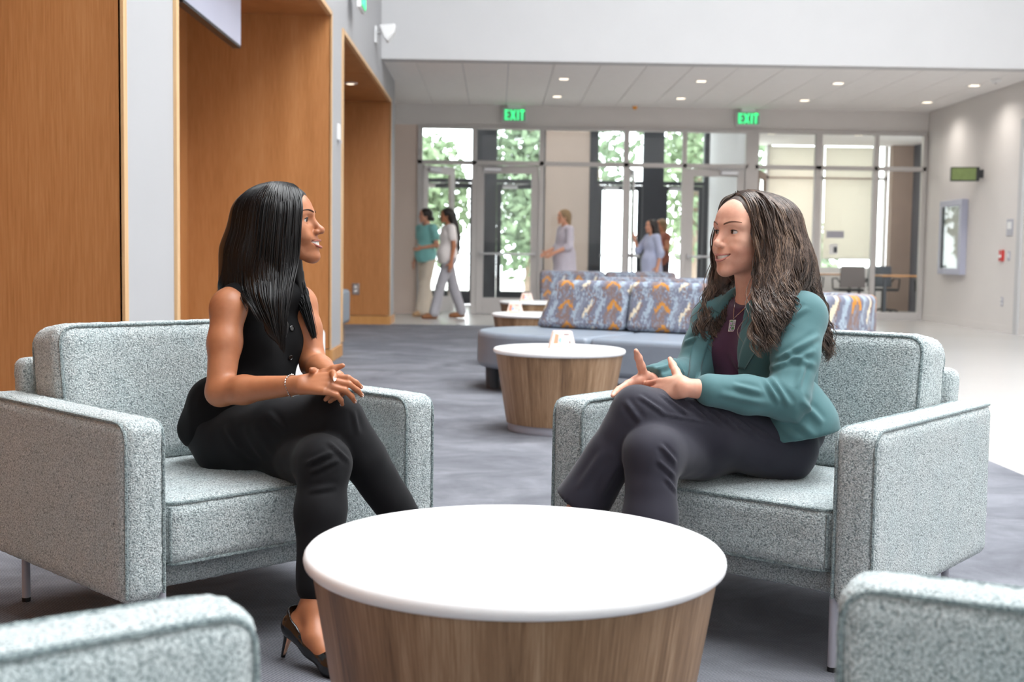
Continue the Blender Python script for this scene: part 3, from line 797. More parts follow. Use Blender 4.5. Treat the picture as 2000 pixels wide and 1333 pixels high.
# rear sofa
rs = thing('rear_sofa', 'patterned sofa back farthest from the table, before the glass doors', 'sofa', (0.55, 15.4, 0), 0)
slab('seat', [(0, 0), (1.72, 0), (1.72, -0.35), (0, -0.35)], 0.15, 0.44, 0.04, rs, 'vinyl')
for x0, x1 in ((0.0, 0.82), (0.83, 1.72)): back_cushion(rs, x0, x1, 0.0, 0.0, 0.0, 0.3, 0.15, 0.82)
for x, y in ((0.12, -0.25), (1.6, -0.25), (0.12, 0.2), (1.6, 0.2)): MB().lathe([(0.04, 0), (0.045, 0.16)], 12, (x, y, 0)).build('foot', 'vinyl_dark', rs)
# second patterned row, seen just over the first cushions
ms = thing('middle_sofa', 'low patterned sofa back between the bench and the rear sofa', 'sofa', (0.95, 12.4, 0), R_(-6))
slab('seat', [(0, 0), (1.3, 0), (1.3, -0.5), (0, -0.5)], 0.15, 0.44, 0.04, ms, 'vinyl')
back_cushion(ms, 0.0, 1.3, 0.05, 0.05, 0.0, 0.3, 0.15, 0.80)
for x, y in ((0.12, -0.4), (1.2, -0.4), (0.12, 0.2), (1.2, 0.2)): MB().lathe([(0.04, 0), (0.045, 0.16)], 12, (x, y, 0)).build('foot', 'vinyl_dark', ms)
# round tub sofa behind the teal blazer chair
tub = thing('tub_sofa', 'round tub sofa in blue and orange patterned fabric behind the teal blazer chair', 'sofa', (2.32, 9.75, 0))
def ring(r0, r1, z0, z1, a0, a1, n=48, rd=0.05):
    prof = [(r1, z0)]+[(r1-rd+rd*math.cos(a), z1-rd+rd*math.sin(a)) for a in [PI/2*k/5 for k in range(6)]]+[(r0+rd-rd*math.sin(a), z1-rd+rd*math.cos(a)) for a in [PI/2*k/5 for k in range(6)]]+[(r0, z0)]
    vs = []; fs = []; m = len(prof)
    for i in range(n+1):
        a = a0+(a1-a0)*i/n
        for (q, z) in prof: vs.append((q*math.cos(a), q*math.sin(a), z))
    for i in range(n):
        for k in range(m):
            k2 = (k+1) % m; fs.append((i*m+k, (i+1)*m+k, (i+1)*m+k2, i*m+k2))
    fs.append(tuple(range(m))); fs.append(tuple(range(n*m+m-1, n*m-1, -1)))
    mb = MB(); mb.add(vs, fs); return mb
bo = ring(0.42, 0.68, 0.08, 0.735, R_(-200), R_(110)).build('back_cushion', 'ikat', tub, smooth=True)
uv_from(bo.data, lambda p: (math.atan2(p.y, p.x)*0.68, p.z*0.6+math.hypot(p.x, p.y)*0.5))
MB().lathe([(0.36, 0.12), (0.40, 0.15), (0.40, 0.40), (0.36, 0.44)], 40).build('seat', 'vinyl', tub, smooth=True)
for k in range(4):
    a = PI/4+PI/2*k; MB().lathe([(0.04, 0), (0.045, 0.14)], 12, (0.38*math.cos(a), 0.38*math.sin(a), 0)).build('foot', 'vinyl_dark', tub)
# blue chair in the far alcove and white tub chair by the middle alcove
bc = thing('lounge_chair', 'blue grey lounge chair standing inside the far wooden alcove', 'chair', (-2.055, 13.6, 0))
for nm, a in (('seat', (-0.36, 0.36, -0.36, 0.36, 0.2, 0.44)), ('backrest', (-0.36, 0.36, -0.36, -0.2, 0.26, 0.68)), ('arm', (0.27, 0.40, -0.36, 0.34, 0.22, 0.60)), ('arm', (-0.40, -0.27, -0.36, 0.34, 0.22, 0.60))):
    B(*a).build(nm, 'vinyl', bc, bevel=0.04, seg=3)
for x in (-0.32, 0.32):
    for y in (-0.30, 0.30): B(x-0.02, x+0.02, y-0.02, y+0.02, 0, 0.22).build('leg', 'taupe', bc)
wt = thing('white_tub_chair', 'white rounded tub chair behind the armchair of the woman in black', 'chair', (-1.375, 7.3, 0), R_(160))
b_ = ring(0.30, 0.385, 0.14, 0.545, R_(-130), R_(130), 40, 0.04).build('shell', 'white_plastic', wt, smooth=True)
MB().lathe([(0.27, 0.2), (0.295, 0.23), (0.295, 0.36), (0.26, 0.39)], 36).build('seat', 'white_plastic', wt, smooth=True)
MB().lathe([(0.22, 0.0), (0.22, 0.02), (0.05, 0.05), (0.05, 0.21)], 30).build('base', 'steel', wt, smooth=True)

# ------------------------------------------------------------------ meeting room furniture
WT = wood('oak_table_top', srgb(150, 104, 62), srgb(176, 126, 78), srgb(194, 146, 98), 30)
def meet_table(label, x, y, w, d):
    t = thing('meeting_table', label, 'table', (x, y, 0))
    B(-w/2, w/2, -d/2, d/2, 0.715, 0.745).build('table_top', WT, t, bevel=0.004)
    for sx in (-1, 1):
        for sy in (-1, 1): B(sx*(w/2-0.08)-0.025, sx*(w/2-0.08)+0.025, sy*(d/2-0.08)-0.025, sy*(d/2-0.08)+0.025, 0, 0.715).build('leg', 'dark', t)
    return t
def meet_chair(label, x, y, rz, m='vinyl_dark'):
    t = thing('meeting_chair', label, 'chair', (x, y, 0), rz, 'grey mesh meeting room chairs')
    B(-0.23, 0.23, -0.23, 0.23, 0.43, 0.48).build('seat', 'black', t, bevel=0.015)
    MB().prism([(-0.24, 0.50), (0.24, 0.50), (0.22, 0.90), (-0.22, 0.90)], 0.22, 0.25, 'y').build('backrest', m, t, bevel=0.01)
    for s in (-1, 1):
        MB().tube([(s*0.25, -0.15, 0.46), (s*0.26, -0.17, 0.66), (s*0.26, 0.15, 0.67), (s*0.24, 0.24, 0.6)], 0.014, 8).build('arm', 'black', t)
    MB().tube([(0, 0, 0.07), (0, 0, 0.43)], 0.025, 10).build('post', 'black', t)
    for k in range(5):
        a = 2*PI*k/5; lg = MB().tube([(0, 0, 0.09), (0.28*math.cos(a), 0.28*math.sin(a), 0.06)], 0.016, 6).build('leg', 'black', t)
        MB().lathe([(0.025, 0.0), (0.03, 0.025), (0.025, 0.05)], 8, (0.28*math.cos(a), 0.28*math.sin(a), 0)).build('caster', 'black', lg)
    return t
TP = plain('grey_mesh', srgb(120, 112, 110), 0.8, 0.2, 0.06, 40)
meet_table('oak topped meeting table seen through the middle glass pane', 6.35, 23.7, 1.3, 0.8)
meet_table('oak topped meeting table against the slate side wall', 7.55, 22.5, 1.2, 0.8)
meet_chair('grey mesh chair with its back to the glass at the middle oak table', 6.55, 22.8, R_(180), TP)
meet_chair('grey mesh chair at the window side of the middle oak table', 6.2, 24.4, R_(0), TP)
meet_chair('black meeting chair at the far side of the table by the slate wall', 7.35, 23.3, R_(0))
meet_chair('grey mesh chair at the near side of the table by the slate wall', 7.75, 21.75, R_(180), TP)
from mathutils.bvhtree import BVHTree
# ================================================================== PEOPLE: implicit-surface modelling
CAMP = np.array([0, 0, 1.0]); CR_ = np.array(r); CU_ = np.array(u); CF_ = np.array(f)
def at(px, py, Y):
    """point of the place that lies at depth Y on the line of sight of photograph pixel (px, py)"""
    v = CR_*((px-1000)/2400.0)+CU_*((666.5-py)/2400.0)+CF_
    return CAMP+v*(Y/v[1])
def unit(v): v = np.asarray(v, float); return v/np.linalg.norm(v)
class Frame:
    """origin with forward, left and up axes"""
    def __init__(s, o, fwd, up=(0, 0, 1)):
        s.o = np.asarray(o, float); s.f = unit(fwd); l = unit(np.cross(unit(up), s.f)); s.l = l; s.u = np.cross(s.f, l)
        s.M = np.array([s.f, s.l, s.u])          # world -> local rows
    def __call__(s, x, y, z): return s.o+s.f*x+s.l*y+s.u*z
class SDF:
    def __init__(s, vox): s.vox = vox; s.ops = []
    def cone(s, a, b, ra, rb, k=0.015, sub=False, flat=None):
        s.ops.append(('c', np.asarray(a, float), np.asarray(b, float), ra, rb, k, sub, flat)); return s
    def chain(s, pts, rads, k=0.015, flat=None):
        for i in range(len(pts)-1): s.cone(pts[i], pts[i+1], rads[i], rads[i+1], k, False, flat)
        return s
    def ell(s, c, rad, k=0.015, M=None, sub=False):
        if isinstance(rad, (int, float)): rad = (rad,)*3
        s.ops.append(('e', np.asarray(c, float), np.asarray(rad, float), M, k, sub)); return s
    def half(s, p, n, k=0.004):
        """keep only the side of the plane the normal points away from"""
        s.ops.append(('h', np.asarray(p, float), unit(n), k)); return s
    def bounds(s):
        lo, hi = [], []
        for o in s.ops:
            if o[0] == 'c' and not o[6]:
                q = max(o[3], o[4])*(o[7][1] if o[7] else 1.0); q = max(q, o[3], o[4])
                lo.append(np.minimum(o[1], o[2])-q); hi.append(np.maximum(o[1], o[2])+q)
            if o[0] == 'e' and not o[5]:
                q = o[2].max() if o[3] is not None else o[2]
                lo.append(o[1]-q); hi.append(o[1]+q)
        return np.min(lo, 0), np.max(hi, 0)
    def field(s, lo, hi, vox):
        n = np.ceil((hi-lo)/vox).astype(int)+1
        D = np.full(n, 1.0, np.float32)
        ax = [lo[i]+vox*np.arange(n[i]) for i in range(3)]
        for o in s.ops:
            if o[0] == 'h':
                X = ((ax[0]-o[1][0])*o[2][0])[:, None, None]+((ax[1]-o[1][1])*o[2][1])[None, :, None]+((ax[2]-o[1][2])*o[2][2])[None, None, :]
                D = np.maximum(D, X.astype(np.float32)); continue
            if o[0] == 'c':
                a, b, ra, rb, k, sub, flat = o[1:]
                q = max(ra, rb)*(max(1.0, flat[1]) if flat else 1.0); l_ = np.minimum(a, b)-q; h_ = np.maximum(a, b)+q
            else:
                c, rad, M, k, sub = o[1:]
                q = rad.max() if M is not None else rad; l_ = c-q; h_ = c+q
            m = k+4*vox
            i0 = np.maximum(np.floor((l_-m-lo)/vox).astype(int), 0); i1 = np.minimum(np.ceil((h_+m-lo)/vox).astype(int)+1, n)
            if np.any(i1 <= i0): continue
            sl = tuple(slice(i0[i], i1[i]) for i in range(3))
            X = ax[0][sl[0]].astype(np.float32)[:, None, None]; Y = ax[1][sl[1]].astype(np.float32)[None, :, None]; Z = ax[2][sl[2]].astype(np.float32)[None, None, :]
            if o[0] == 'c':
                ab = b-a
                if flat:
                    nn = unit(flat[0]); g = (1.0/flat[1]-1.0)
                    w = (X-a[0])*nn[0]+(Y-a[1])*nn[1]+(Z-a[2])*nn[2]
                    px_ = X-a[0]+nn[0]*g*w; py_ = Y-a[1]+nn[1]*g*w; pz_ = Z-a[2]+nn[2]*g*w
                    ab = ab+nn*g*ab.dot(nn)
                else:
                    px_, py_, pz_ = X-a[0], Y-a[1], Z-a[2]
                L2 = max(ab.dot(ab), 1e-12)
                t_ = np.clip((px_*ab[0]+py_*ab[1]+pz_*ab[2])/L2, 0, 1)
                d = np.sqrt((px_-t_*ab[0])**2+(py_-t_*ab[1])**2+(pz_-t_*ab[2])**2)-(ra+t_*(rb-ra))
            else:
                px_, py_, pz_ = X-c[0], Y-c[1], Z-c[2]
                if M is not None:
                    px_, py_, pz_ = (M[0, 0]*px_+M[0, 1]*py_+M[0, 2]*pz_, M[1, 0]*px_+M[1, 1]*py_+M[1, 2]*pz_, M[2, 0]*px_+M[2, 1]*py_+M[2, 2]*pz_)
                k0 = np.sqrt((px_/rad[0])**2+(py_/rad[1])**2+(pz_/rad[2])**2)
                k1 = np.sqrt((px_/rad[0]**2)**2+(py_/rad[1]**2)**2+(pz_/rad[2]**2)**2)
                d = k0*(k0-1.0)/np.maximum(k1, 1e-6)
            A = D[sl]
            if sub:
                d = -d; h = np.maximum(k-np.abs(A-d), 0)/k; D[sl] = np.maximum(A, d)+h*h*k*0.25
            else:
                h = np.maximum(k-np.abs(A-d), 0)/k; D[sl] = np.minimum(A, d)-h*h*k*0.25
        return D
    def mesh(s, fine=(), smooth=1):
        """(verts, quads); fine = [(lo, hi, voxel)] boxes meshed with smaller cells"""
        lo, hi = s.bounds(); lo = lo-3*s.vox; hi = hi+3*s.vox
        V, F = nets(s.field(lo, hi, s.vox), lo, s.vox)
        if smooth: V = relax(V, F, smooth)
        for (l_, h_, vx) in fine:
            l_, h_ = np.asarray(l_), np.asarray(h_)
            cen = V[F].mean(1); keep = ~np.all((cen > l_) & (cen < h_), 1)
            F = F[keep]
            m = vx*1.5+s.vox*0.6
            v2, f2 = nets(s.field(l_-m, h_+m, vx), l_-m, vx)
            if smooth: v2 = relax(v2, f2, smooth)
            F = np.concatenate([F, f2+len(V)]); V = np.concatenate([V, v2])
        return V, F
def nets(D, lo, vx):
    S = D < 0
    n = np.array(D.shape)
    cnt = np.zeros(n-1, np.int8)
    sl = lambda o, i: slice(o, n[i]-1+o)
    for a in (0, 1):
        for b in (0, 1):
            for c in (0, 1): cnt += S[sl(a, 0), sl(b, 1), sl(c, 2)]
    act = (cnt > 0) & (cnt < 8)
    I = np.argwhere(act)
    idx = np.full(n-1, -1, np.int32); idx[act] = np.arange(len(I))
    acc = np.zeros((len(I), 3)); num = np.zeros(len(I))
    cor = [np.array(q) for q in ((0, 0, 0), (1, 0, 0), (0, 1, 0), (1, 1, 0), (0, 0, 1), (1, 0, 1), (0, 1, 1), (1, 1, 1))]
    vals = [D[tuple((I+q).T)] for q in cor]
    for a in range(8):
        for b in range(a+1, 8):
            if np.abs(cor[a]-cor[b]).sum() != 1: continue
            m = (vals[a] < 0) != (vals[b] < 0)
            t_ = vals[a][m]/(vals[a][m]-vals[b][m])
            acc[m] += cor[a]+(cor[b]-cor[a])*t_[:, None]; num[m] += 1
    V = lo+(I+acc/np.maximum(num, 1)[:, None])*vx
    F = []
    for ax in range(3):
        b, c = (ax+1) % 3, (ax+2) % 3
        s0 = [slice(0, n[i]) for i in range(3)]; s1 = list(s0)
        s0[ax] = slice(0, n[ax]-1); s1[ax] = slice(1, n[ax])
        A, Bn = S[tuple(s0)], S[tuple(s1)]
        E = np.argwhere(A != Bn)
        E = E[(E[:, b] > 0) & (E[:, c] > 0) & (E[:, b] < n[b]-1) & (E[:, c] < n[c]-1)]
        if not len(E): continue
        eb = np.zeros(3, int); eb[b] = 1; ec = np.zeros(3, int); ec[c] = 1
        q = np.stack([idx[tuple((E-eb-ec).T)], idx[tuple((E-ec).T)], idx[tuple(E.T)], idx[tuple((E-eb).T)]], 1)
        flip = ~A[tuple(E.T)]
        q[flip] = q[flip][:, ::-1]
        F.append(q)
    return V, np.concatenate(F)
def relax(V, F, it, w=0.5):
    e = np.concatenate([F[:, [0, 1]], F[:, [1, 2]], F[:, [2, 3]], F[:, [3, 0]]])
    for _ in range(it):
        A = np.zeros_like(V); c = np.bincount(e[:, 0], minlength=len(V))+np.bincount(e[:, 1], minlength=len(V))
        for i in range(3):
            A[:, i] = np.bincount(e[:, 0], V[e[:, 1], i], len(V))+np.bincount(e[:, 1], V[e[:, 0], i], len(V))
        V = V+w*(A/np.maximum(c, 1)[:, None]-V)
    return V
def vnormals(V, F):
    fn = np.cross(V[F[:, 2]]-V[F[:, 0]], V[F[:, 3]]-V[F[:, 1]])
    N = np.zeros_like(V)
    for i in range(4):
        for a in range(3): N[:, a] += np.bincount(F[:, i], fn[:, a], len(V))
    return N/np.maximum(np.linalg.norm(N, axis=1, keepdims=True), 1e-12)
def quad_mesh(name, V, F, mat, parent, loc=(0, 0, 0)):
    used = np.unique(F); mp = np.full(len(V), -1); mp[used] = np.arange(len(used)); V = V[used]; F = mp[F]
    me = bpy.data.meshes.new(name)
    me.vertices.add(len(V)); me.vertices.foreach_set('co', (V-np.asarray(loc)).astype(np.float32).ravel())
    me.loops.add(F.size); me.loops.foreach_set('vertex_index', F.astype(np.int32).ravel())
    me.polygons.add(len(F)); me.polygons.foreach_set('loop_start', np.arange(0, F.size, 4, dtype=np.int32))
    me.polygons.foreach_set('use_smooth', np.ones(len(F), bool))
    me.update(calc_edges=True); me.validate()
    return obj(name, me, mat, parent)
def folds(V, F, lines):
    """cloth folds: raised ridges with a hollow beside each; lines = [(p, q, height, width)]"""
    N = vnormals(V, F); out = V.copy()
    for (p, q, h, w) in lines:
        p, q = np.asarray(p), np.asarray(q); ab = q-p; L2 = ab.dot(ab)
        t_ = ((V-p)@ab)/L2; tc = np.clip(t_, 0, 1)
        d = np.linalg.norm(V-p-tc[:, None]*ab, axis=1)
        taper = np.clip(1-np.abs(tc*2-1)**3, 0, 1)
        g = (np.exp(-(d/w)**2)-0.55*np.exp(-((d-1.7*w)/w)**2))*h*taper
        out += N*g[:, None]
    return out
def pixel_folds(V, F, lines):
    """cloth folds whose course is read off the photograph and laid on the surface; lines = [(x0, y0, x1, y1, height, width)]"""
    bv = BVHTree.FromPolygons([tuple(p) for p in V], [tuple(int(i) for i in q) for q in F])
    N = vnormals(V, F); out = V.copy(); m = 9
    for (x0, y0, x1, y1, h, w) in lines:
        P = []
        for t_ in np.linspace(0, 1, m):
            d = unit(at(x0+(x1-x0)*t_, y0+(y1-y0)*t_, 3.2)-CAMP); hit = bv.ray_cast(Vector(CAMP), Vector(d))
            if hit[0] is not None: P.append(np.array(hit[0]))
        if len(P) < 4: continue
        best = np.full(len(V), 9.0); tb = np.zeros(len(V))
        for i in range(len(P)-1):
            ab = P[i+1]-P[i]; L2 = max(ab.dot(ab), 1e-9); t_ = np.clip(((V-P[i])@ab)/L2, 0, 1)
            d = np.linalg.norm(V-P[i]-t_[:, None]*ab, axis=1); c = d < best; best[c] = d[c]; tb[c] = (i+t_[c])/(len(P)-1)
        taper = np.clip(1-np.abs(tb*2-1)**3, 0, 1)
        out += N*((np.exp(-(best/w)**2)-0.6*np.exp(-((best-1.6*w)/w)**2))*h*taper)[:, None]
    return out
def rumple(V, F, amp, sc, stretch=(1, 1, 1), seed=0.0):
    N = vnormals(V, F); s_ = np.array(stretch)*sc; P = V*s_+seed
    d = np.array([mnoise.noise(Vector(p)) for p in P])
    return V+N*(d*amp)[:, None]
def strands_mesh(name, paths, rads, mat, parent, loc, sides=4):
    """many hair strands as one mesh; paths (n, m, 3), rads (n, m)"""
    P = np.asarray(paths); n, m, _ = P.shape
    T = np.gradient(P, axis=1); T /= np.maximum(np.linalg.norm(T, axis=2, keepdims=True), 1e-9)
    ref = np.array([0.31, 0.87, 0.38]); A = np.cross(T, ref); A /= np.maximum(np.linalg.norm(A, axis=2, keepdims=True), 1e-9); Bv = np.cross(T, A)
    ring = []
    for k in range(sides):
        a = 2*PI*k/sides; ring.append(P+(A*math.cos(a)+Bv*math.sin(a))*np.asarray(rads)[..., None])
    V = np.stack(ring, 2).reshape(-1, 3)
    base = (np.arange(n)[:, None]*m+np.arange(m-1)[None, :])*sides
    Fs = []
    for k in range(sides):
        k2 = (k+1) % sides
        Fs.append(np.stack([base+k, base+k2, base+sides+k2, base+sides+k], -1).reshape(-1, 4))
    return quad_mesh(name, V, np.concatenate(Fs), mat, parent, loc)
def comb_over(paths, V, F, gap=0.0012, spread=0.003, rng=None):
    """lay strands on the outside of the hair mass"""
    bv = BVHTree.FromPolygons([tuple(p) for p in V], [tuple(int(i) for i in q) for q in F])
    P = np.array(paths); n, m, _ = P.shape; Lf = rng.random(n)*spread
    for i in range(n):
        for j in range(m):
            h = bv.find_nearest(Vector(P[i, j]))
            if h[0] is None: continue
            nn = np.array(h[1]); d = (P[i, j]-np.array(h[0])).dot(nn)
            if d < gap+Lf[i]: P[i, j] = np.array(h[0])+nn*(gap+Lf[i])
    K = P.copy(); K[:, 1:-1] = 0.5*P[:, 1:-1]+0.25*(P[:, :-2]+P[:, 2:])
    return K
def catmull(pts, n):
    P = np.asarray(pts, float); P = np.concatenate([[2*P[0]-P[1]], P, [2*P[-1]-P[-2]]]); m = len(P)-3
    out = []
    for tt in np.linspace(0, m-1e-6, n):
        i = int(tt); t_ = tt-i; a, b, c, d = P[i:i+4]
        out.append(0.5*((2*b)+(-a+c)*t_+(2*a-5*b+4*c-d)*t_*t_+(-a+3*b-3*c+d)*t_**3))
    return np.array(out)

# ------------------------------------------------------------------ people: materials
def skin(name, a, b, rough=0.48):
    t = NT(name, rough, 0.4)
    v = t.coord(); n1 = t.noise(v, 14, 4, 0.6); n2 = t.noise(v, 900, 2)
    t.col(t.ramp(n1.outputs['Fac'], [(0.3, a), (0.7, b)]))
    t.b.inputs['Subsurface Weight'].default_value = 0.12
    t.b.inputs['Subsurface Radius'].default_value = (0.012, 0.005, 0.003)
    t.b.inputs['Subsurface Scale'].default_value = 1.0
    t.bump(n2.outputs['Fac'], 0.08, 0.0006)
    return t.m
def cloth(name, col, rough=0.85, sheen=0.2, weave=900, var=0.05, spec=0.25):
    t = NT(name, rough, spec); t.b.inputs['Sheen Weight'].default_value = sheen
    v = t.coord(); n1 = t.noise(v, weave, 2, 0.6); n2 = t.noise(v, 7, 3)
    k = t.math('ADD', t.math('MULTIPLY', n1.outputs['Fac'], 0.6), t.math('MULTIPLY', n2.outputs['Fac'], 0.4))
    t.col(t.ramp(k, [(0.3, tuple(c*(1-var*2) for c in col[:3])+(1,)), (0.7, tuple(min(1, c*(1+var*2)) for c in col[:3])+(1,))]))
    t.bump(n1.outputs['Fac'], 0.12, 0.001)
    return t.m
def hairmat(name, dark, light, rough=0.35, spec=0.5):
    t = NT(name, rough, spec)
    v = t.coord((1, 1, 0.12)); n1 = t.noise(v, 90, 4, 0.7)
    t.col(t.ramp(n1.outputs['Fac'], [(0.35, dark), (0.7, light)]))
    return t.m
PM = dict(
    skinL=skin('brown_skin', srgb(158, 100, 68), srgb(178, 118, 84), 0.42), skinR=skin('fair_skin', srgb(208, 148, 126), srgb(228, 178, 154)),
    lipL=plain('rose_brown_lips', srgb(148, 80, 66), 0.35, 0.5, 0.06, 60), lipR=plain('pink_lips', srgb(186, 120, 108), 0.4, 0.5, 0.05, 60),
    teeth=plain('teeth_white', srgb(240, 236, 228), 0.25, 0.5, 0.03, 200), mouth=plain('mouth_dark', srgb(60, 24, 24), 0.5),
    eye=plain('eye_white', srgb(214, 206, 202), 0.15, 0.5, 0.02, 80), irisL=plain('dark_iris', srgb(44, 26, 18), 0.15), irisR=plain('brown_iris', srgb(66, 48, 34), 0.15),
    blackhair=hairmat('black_hair', srgb(7, 6, 7), srgb(16, 14, 15), 0.36, 0.4), brownhair=hairmat('brown_wavy_hair', srgb(44, 34, 30), srgb(98, 80, 70), 0.38, 0.5), brownlight=hairmat('light_brown_hair', srgb(84, 66, 56), srgb(146, 122, 104), 0.38, 0.5),
    blacktop=cloth('black_crepe', srgb(11, 11, 13), 0.85, 0.02, spec=0.15), blackpant=cloth('black_trouser_cloth', srgb(17, 17, 20), 0.8, 0.05, spec=0.2),
    navy=cloth('navy_trouser_cloth', srgb(44, 43, 54), 0.75, 0.15), teal=cloth('teal_suiting', srgb(76, 114, 118), 0.72, 0.15, 1100, 0.03), plum=cloth('plum_knit', srgb(74, 44, 68), 0.6, 0.15, 900, 0.04),
    patent=plain('black_patent_leather', srgb(10, 10, 11), 0.12, 0.6, 0.05), nude=plain('nude_heel_lining', srgb(206, 172, 150), 0.4), silver=plain('silver_chain', srgb(206, 204, 200), 0.22, 0.5, 0.05, 90, Metallic=1.0),
    nail=plain('pale_nail_polish', srgb(244, 228, 224), 0.2, 0.6, 0.02), button=plain('black_button', srgb(16, 16, 17), 0.18, 0.6, 0.05), brow=plain('brow_hair', srgb(104, 74, 60), 0.7, 0.2, 0.2, 300), browL=plain('dark_brow_hair', srgb(62, 38, 28), 0.7, 0.2, 0.2, 300),
    lash=plain('black_lashes', srgb(8, 7, 8), 0.5))

# ------------------------------------------------------------------ people: heads and hands
MW, MD, ML = 0.0285, 0.024, 0.0095       # mouth half width, how far the corners sit back, how far they rise
def head_prims(S, H, neck_to, sc=1.0, smile=1.0, neck_r=0.050, cheek=0.0, tip=1.0, jaw=0.0):
    p = lambda x, y, z: H(x*sc, y*sc, z*sc)
    def E(c, rad, k, sub=False): S.ell(p(*c), tuple(q*sc for q in rad), k, H.M, sub)
    E((-0.006, 0, 0.030), (0.090, 0.073, 0.080), 0.02)
    E((0.036, 0, 0.036), (0.053, 0.059, 0.058), 0.02)
    E((0.035, 0, -0.030), (0.052, 0.055, 0.062), 0.02)
    for s in (1, -1):
        S.cone(p(-0.002, s*0.043, -0.048), p(0.060, s*0.013, -0.092), 0.018*sc, 0.017*sc, 0.02)
        E((0.050, s*0.038, -0.018), (0.024, 0.022+cheek, 0.021+cheek), 0.018)
        S.cone(p(0.082, s*0.010, 0.025), p(0.064, s*0.046, 0.026), 0.009*sc, 0.008*sc, 0.014)
    if jaw: E((0.030, 0, -0.052), (0.050, 0.050+jaw, 0.050), 0.02)
    S.ell(p(0.073, 0, -0.096), 0.0185*sc, 0.016)
    E((0.066, 0, -0.058), (0.029, 0.031, 0.028), 0.014)
    for s in (1, -1): E((0.089, s*0.031, 0.006), (0.014, 0.018, 0.012), 0.012, True)
    S.cone(p(0.083, 0, 0.012), p(0.102, 0, -0.024), 0.0075*sc, 0.0095*sc, 0.010)
    S.ell(p(0.1045, 0, -0.0265), 0.0112*sc*tip, 0.006)
    for s in (1, -1):
        E((0.0930, s*0.0120*tip, -0.0305), (0.0105*tip, 0.0070*tip, 0.0075*tip), 0.005)
        S.ell(p(0.100, s*0.0065, -0.0375), 0.0036*sc, 0.003, None, True)
        S.ell(p(0.0655, s*0.031, 0.008), 0.0146*sc, 0.005)                       # lids over the eyeball
        S.ell(p(0.084, s*0.0325, 0.0062), (0.020*sc, 0.0138*sc, 0.0052*sc), 0.003, H.M, True)
        E((-0.004, s*0.072, -0.006), (0.017, 0.007, 0.028), 0.006)                 # ear
        E((0.002, s*0.078, -0.002), (0.008, 0.005, 0.015), 0.004, True)
    # mouth opening
    for q in np.linspace(-1, 1, 9):
        x = 0.0955-MD*q*q; z = -0.0635+ML*q*q
        E((x, q*MW*0.95, z), (0.014, 0.0062, 0.0056*smile*(1-0.60*q*q)+0.0008), 0.002, True)
    for s in (1, -1): E((0.062, s*0.036, -0.040), (0.018, 0.014, 0.014), 0.014)       # raised cheeks of a smile
    S.cone(p(-0.022, 0, -0.03), neck_to, neck_r*sc, neck_r*sc*1.06, 0.025)
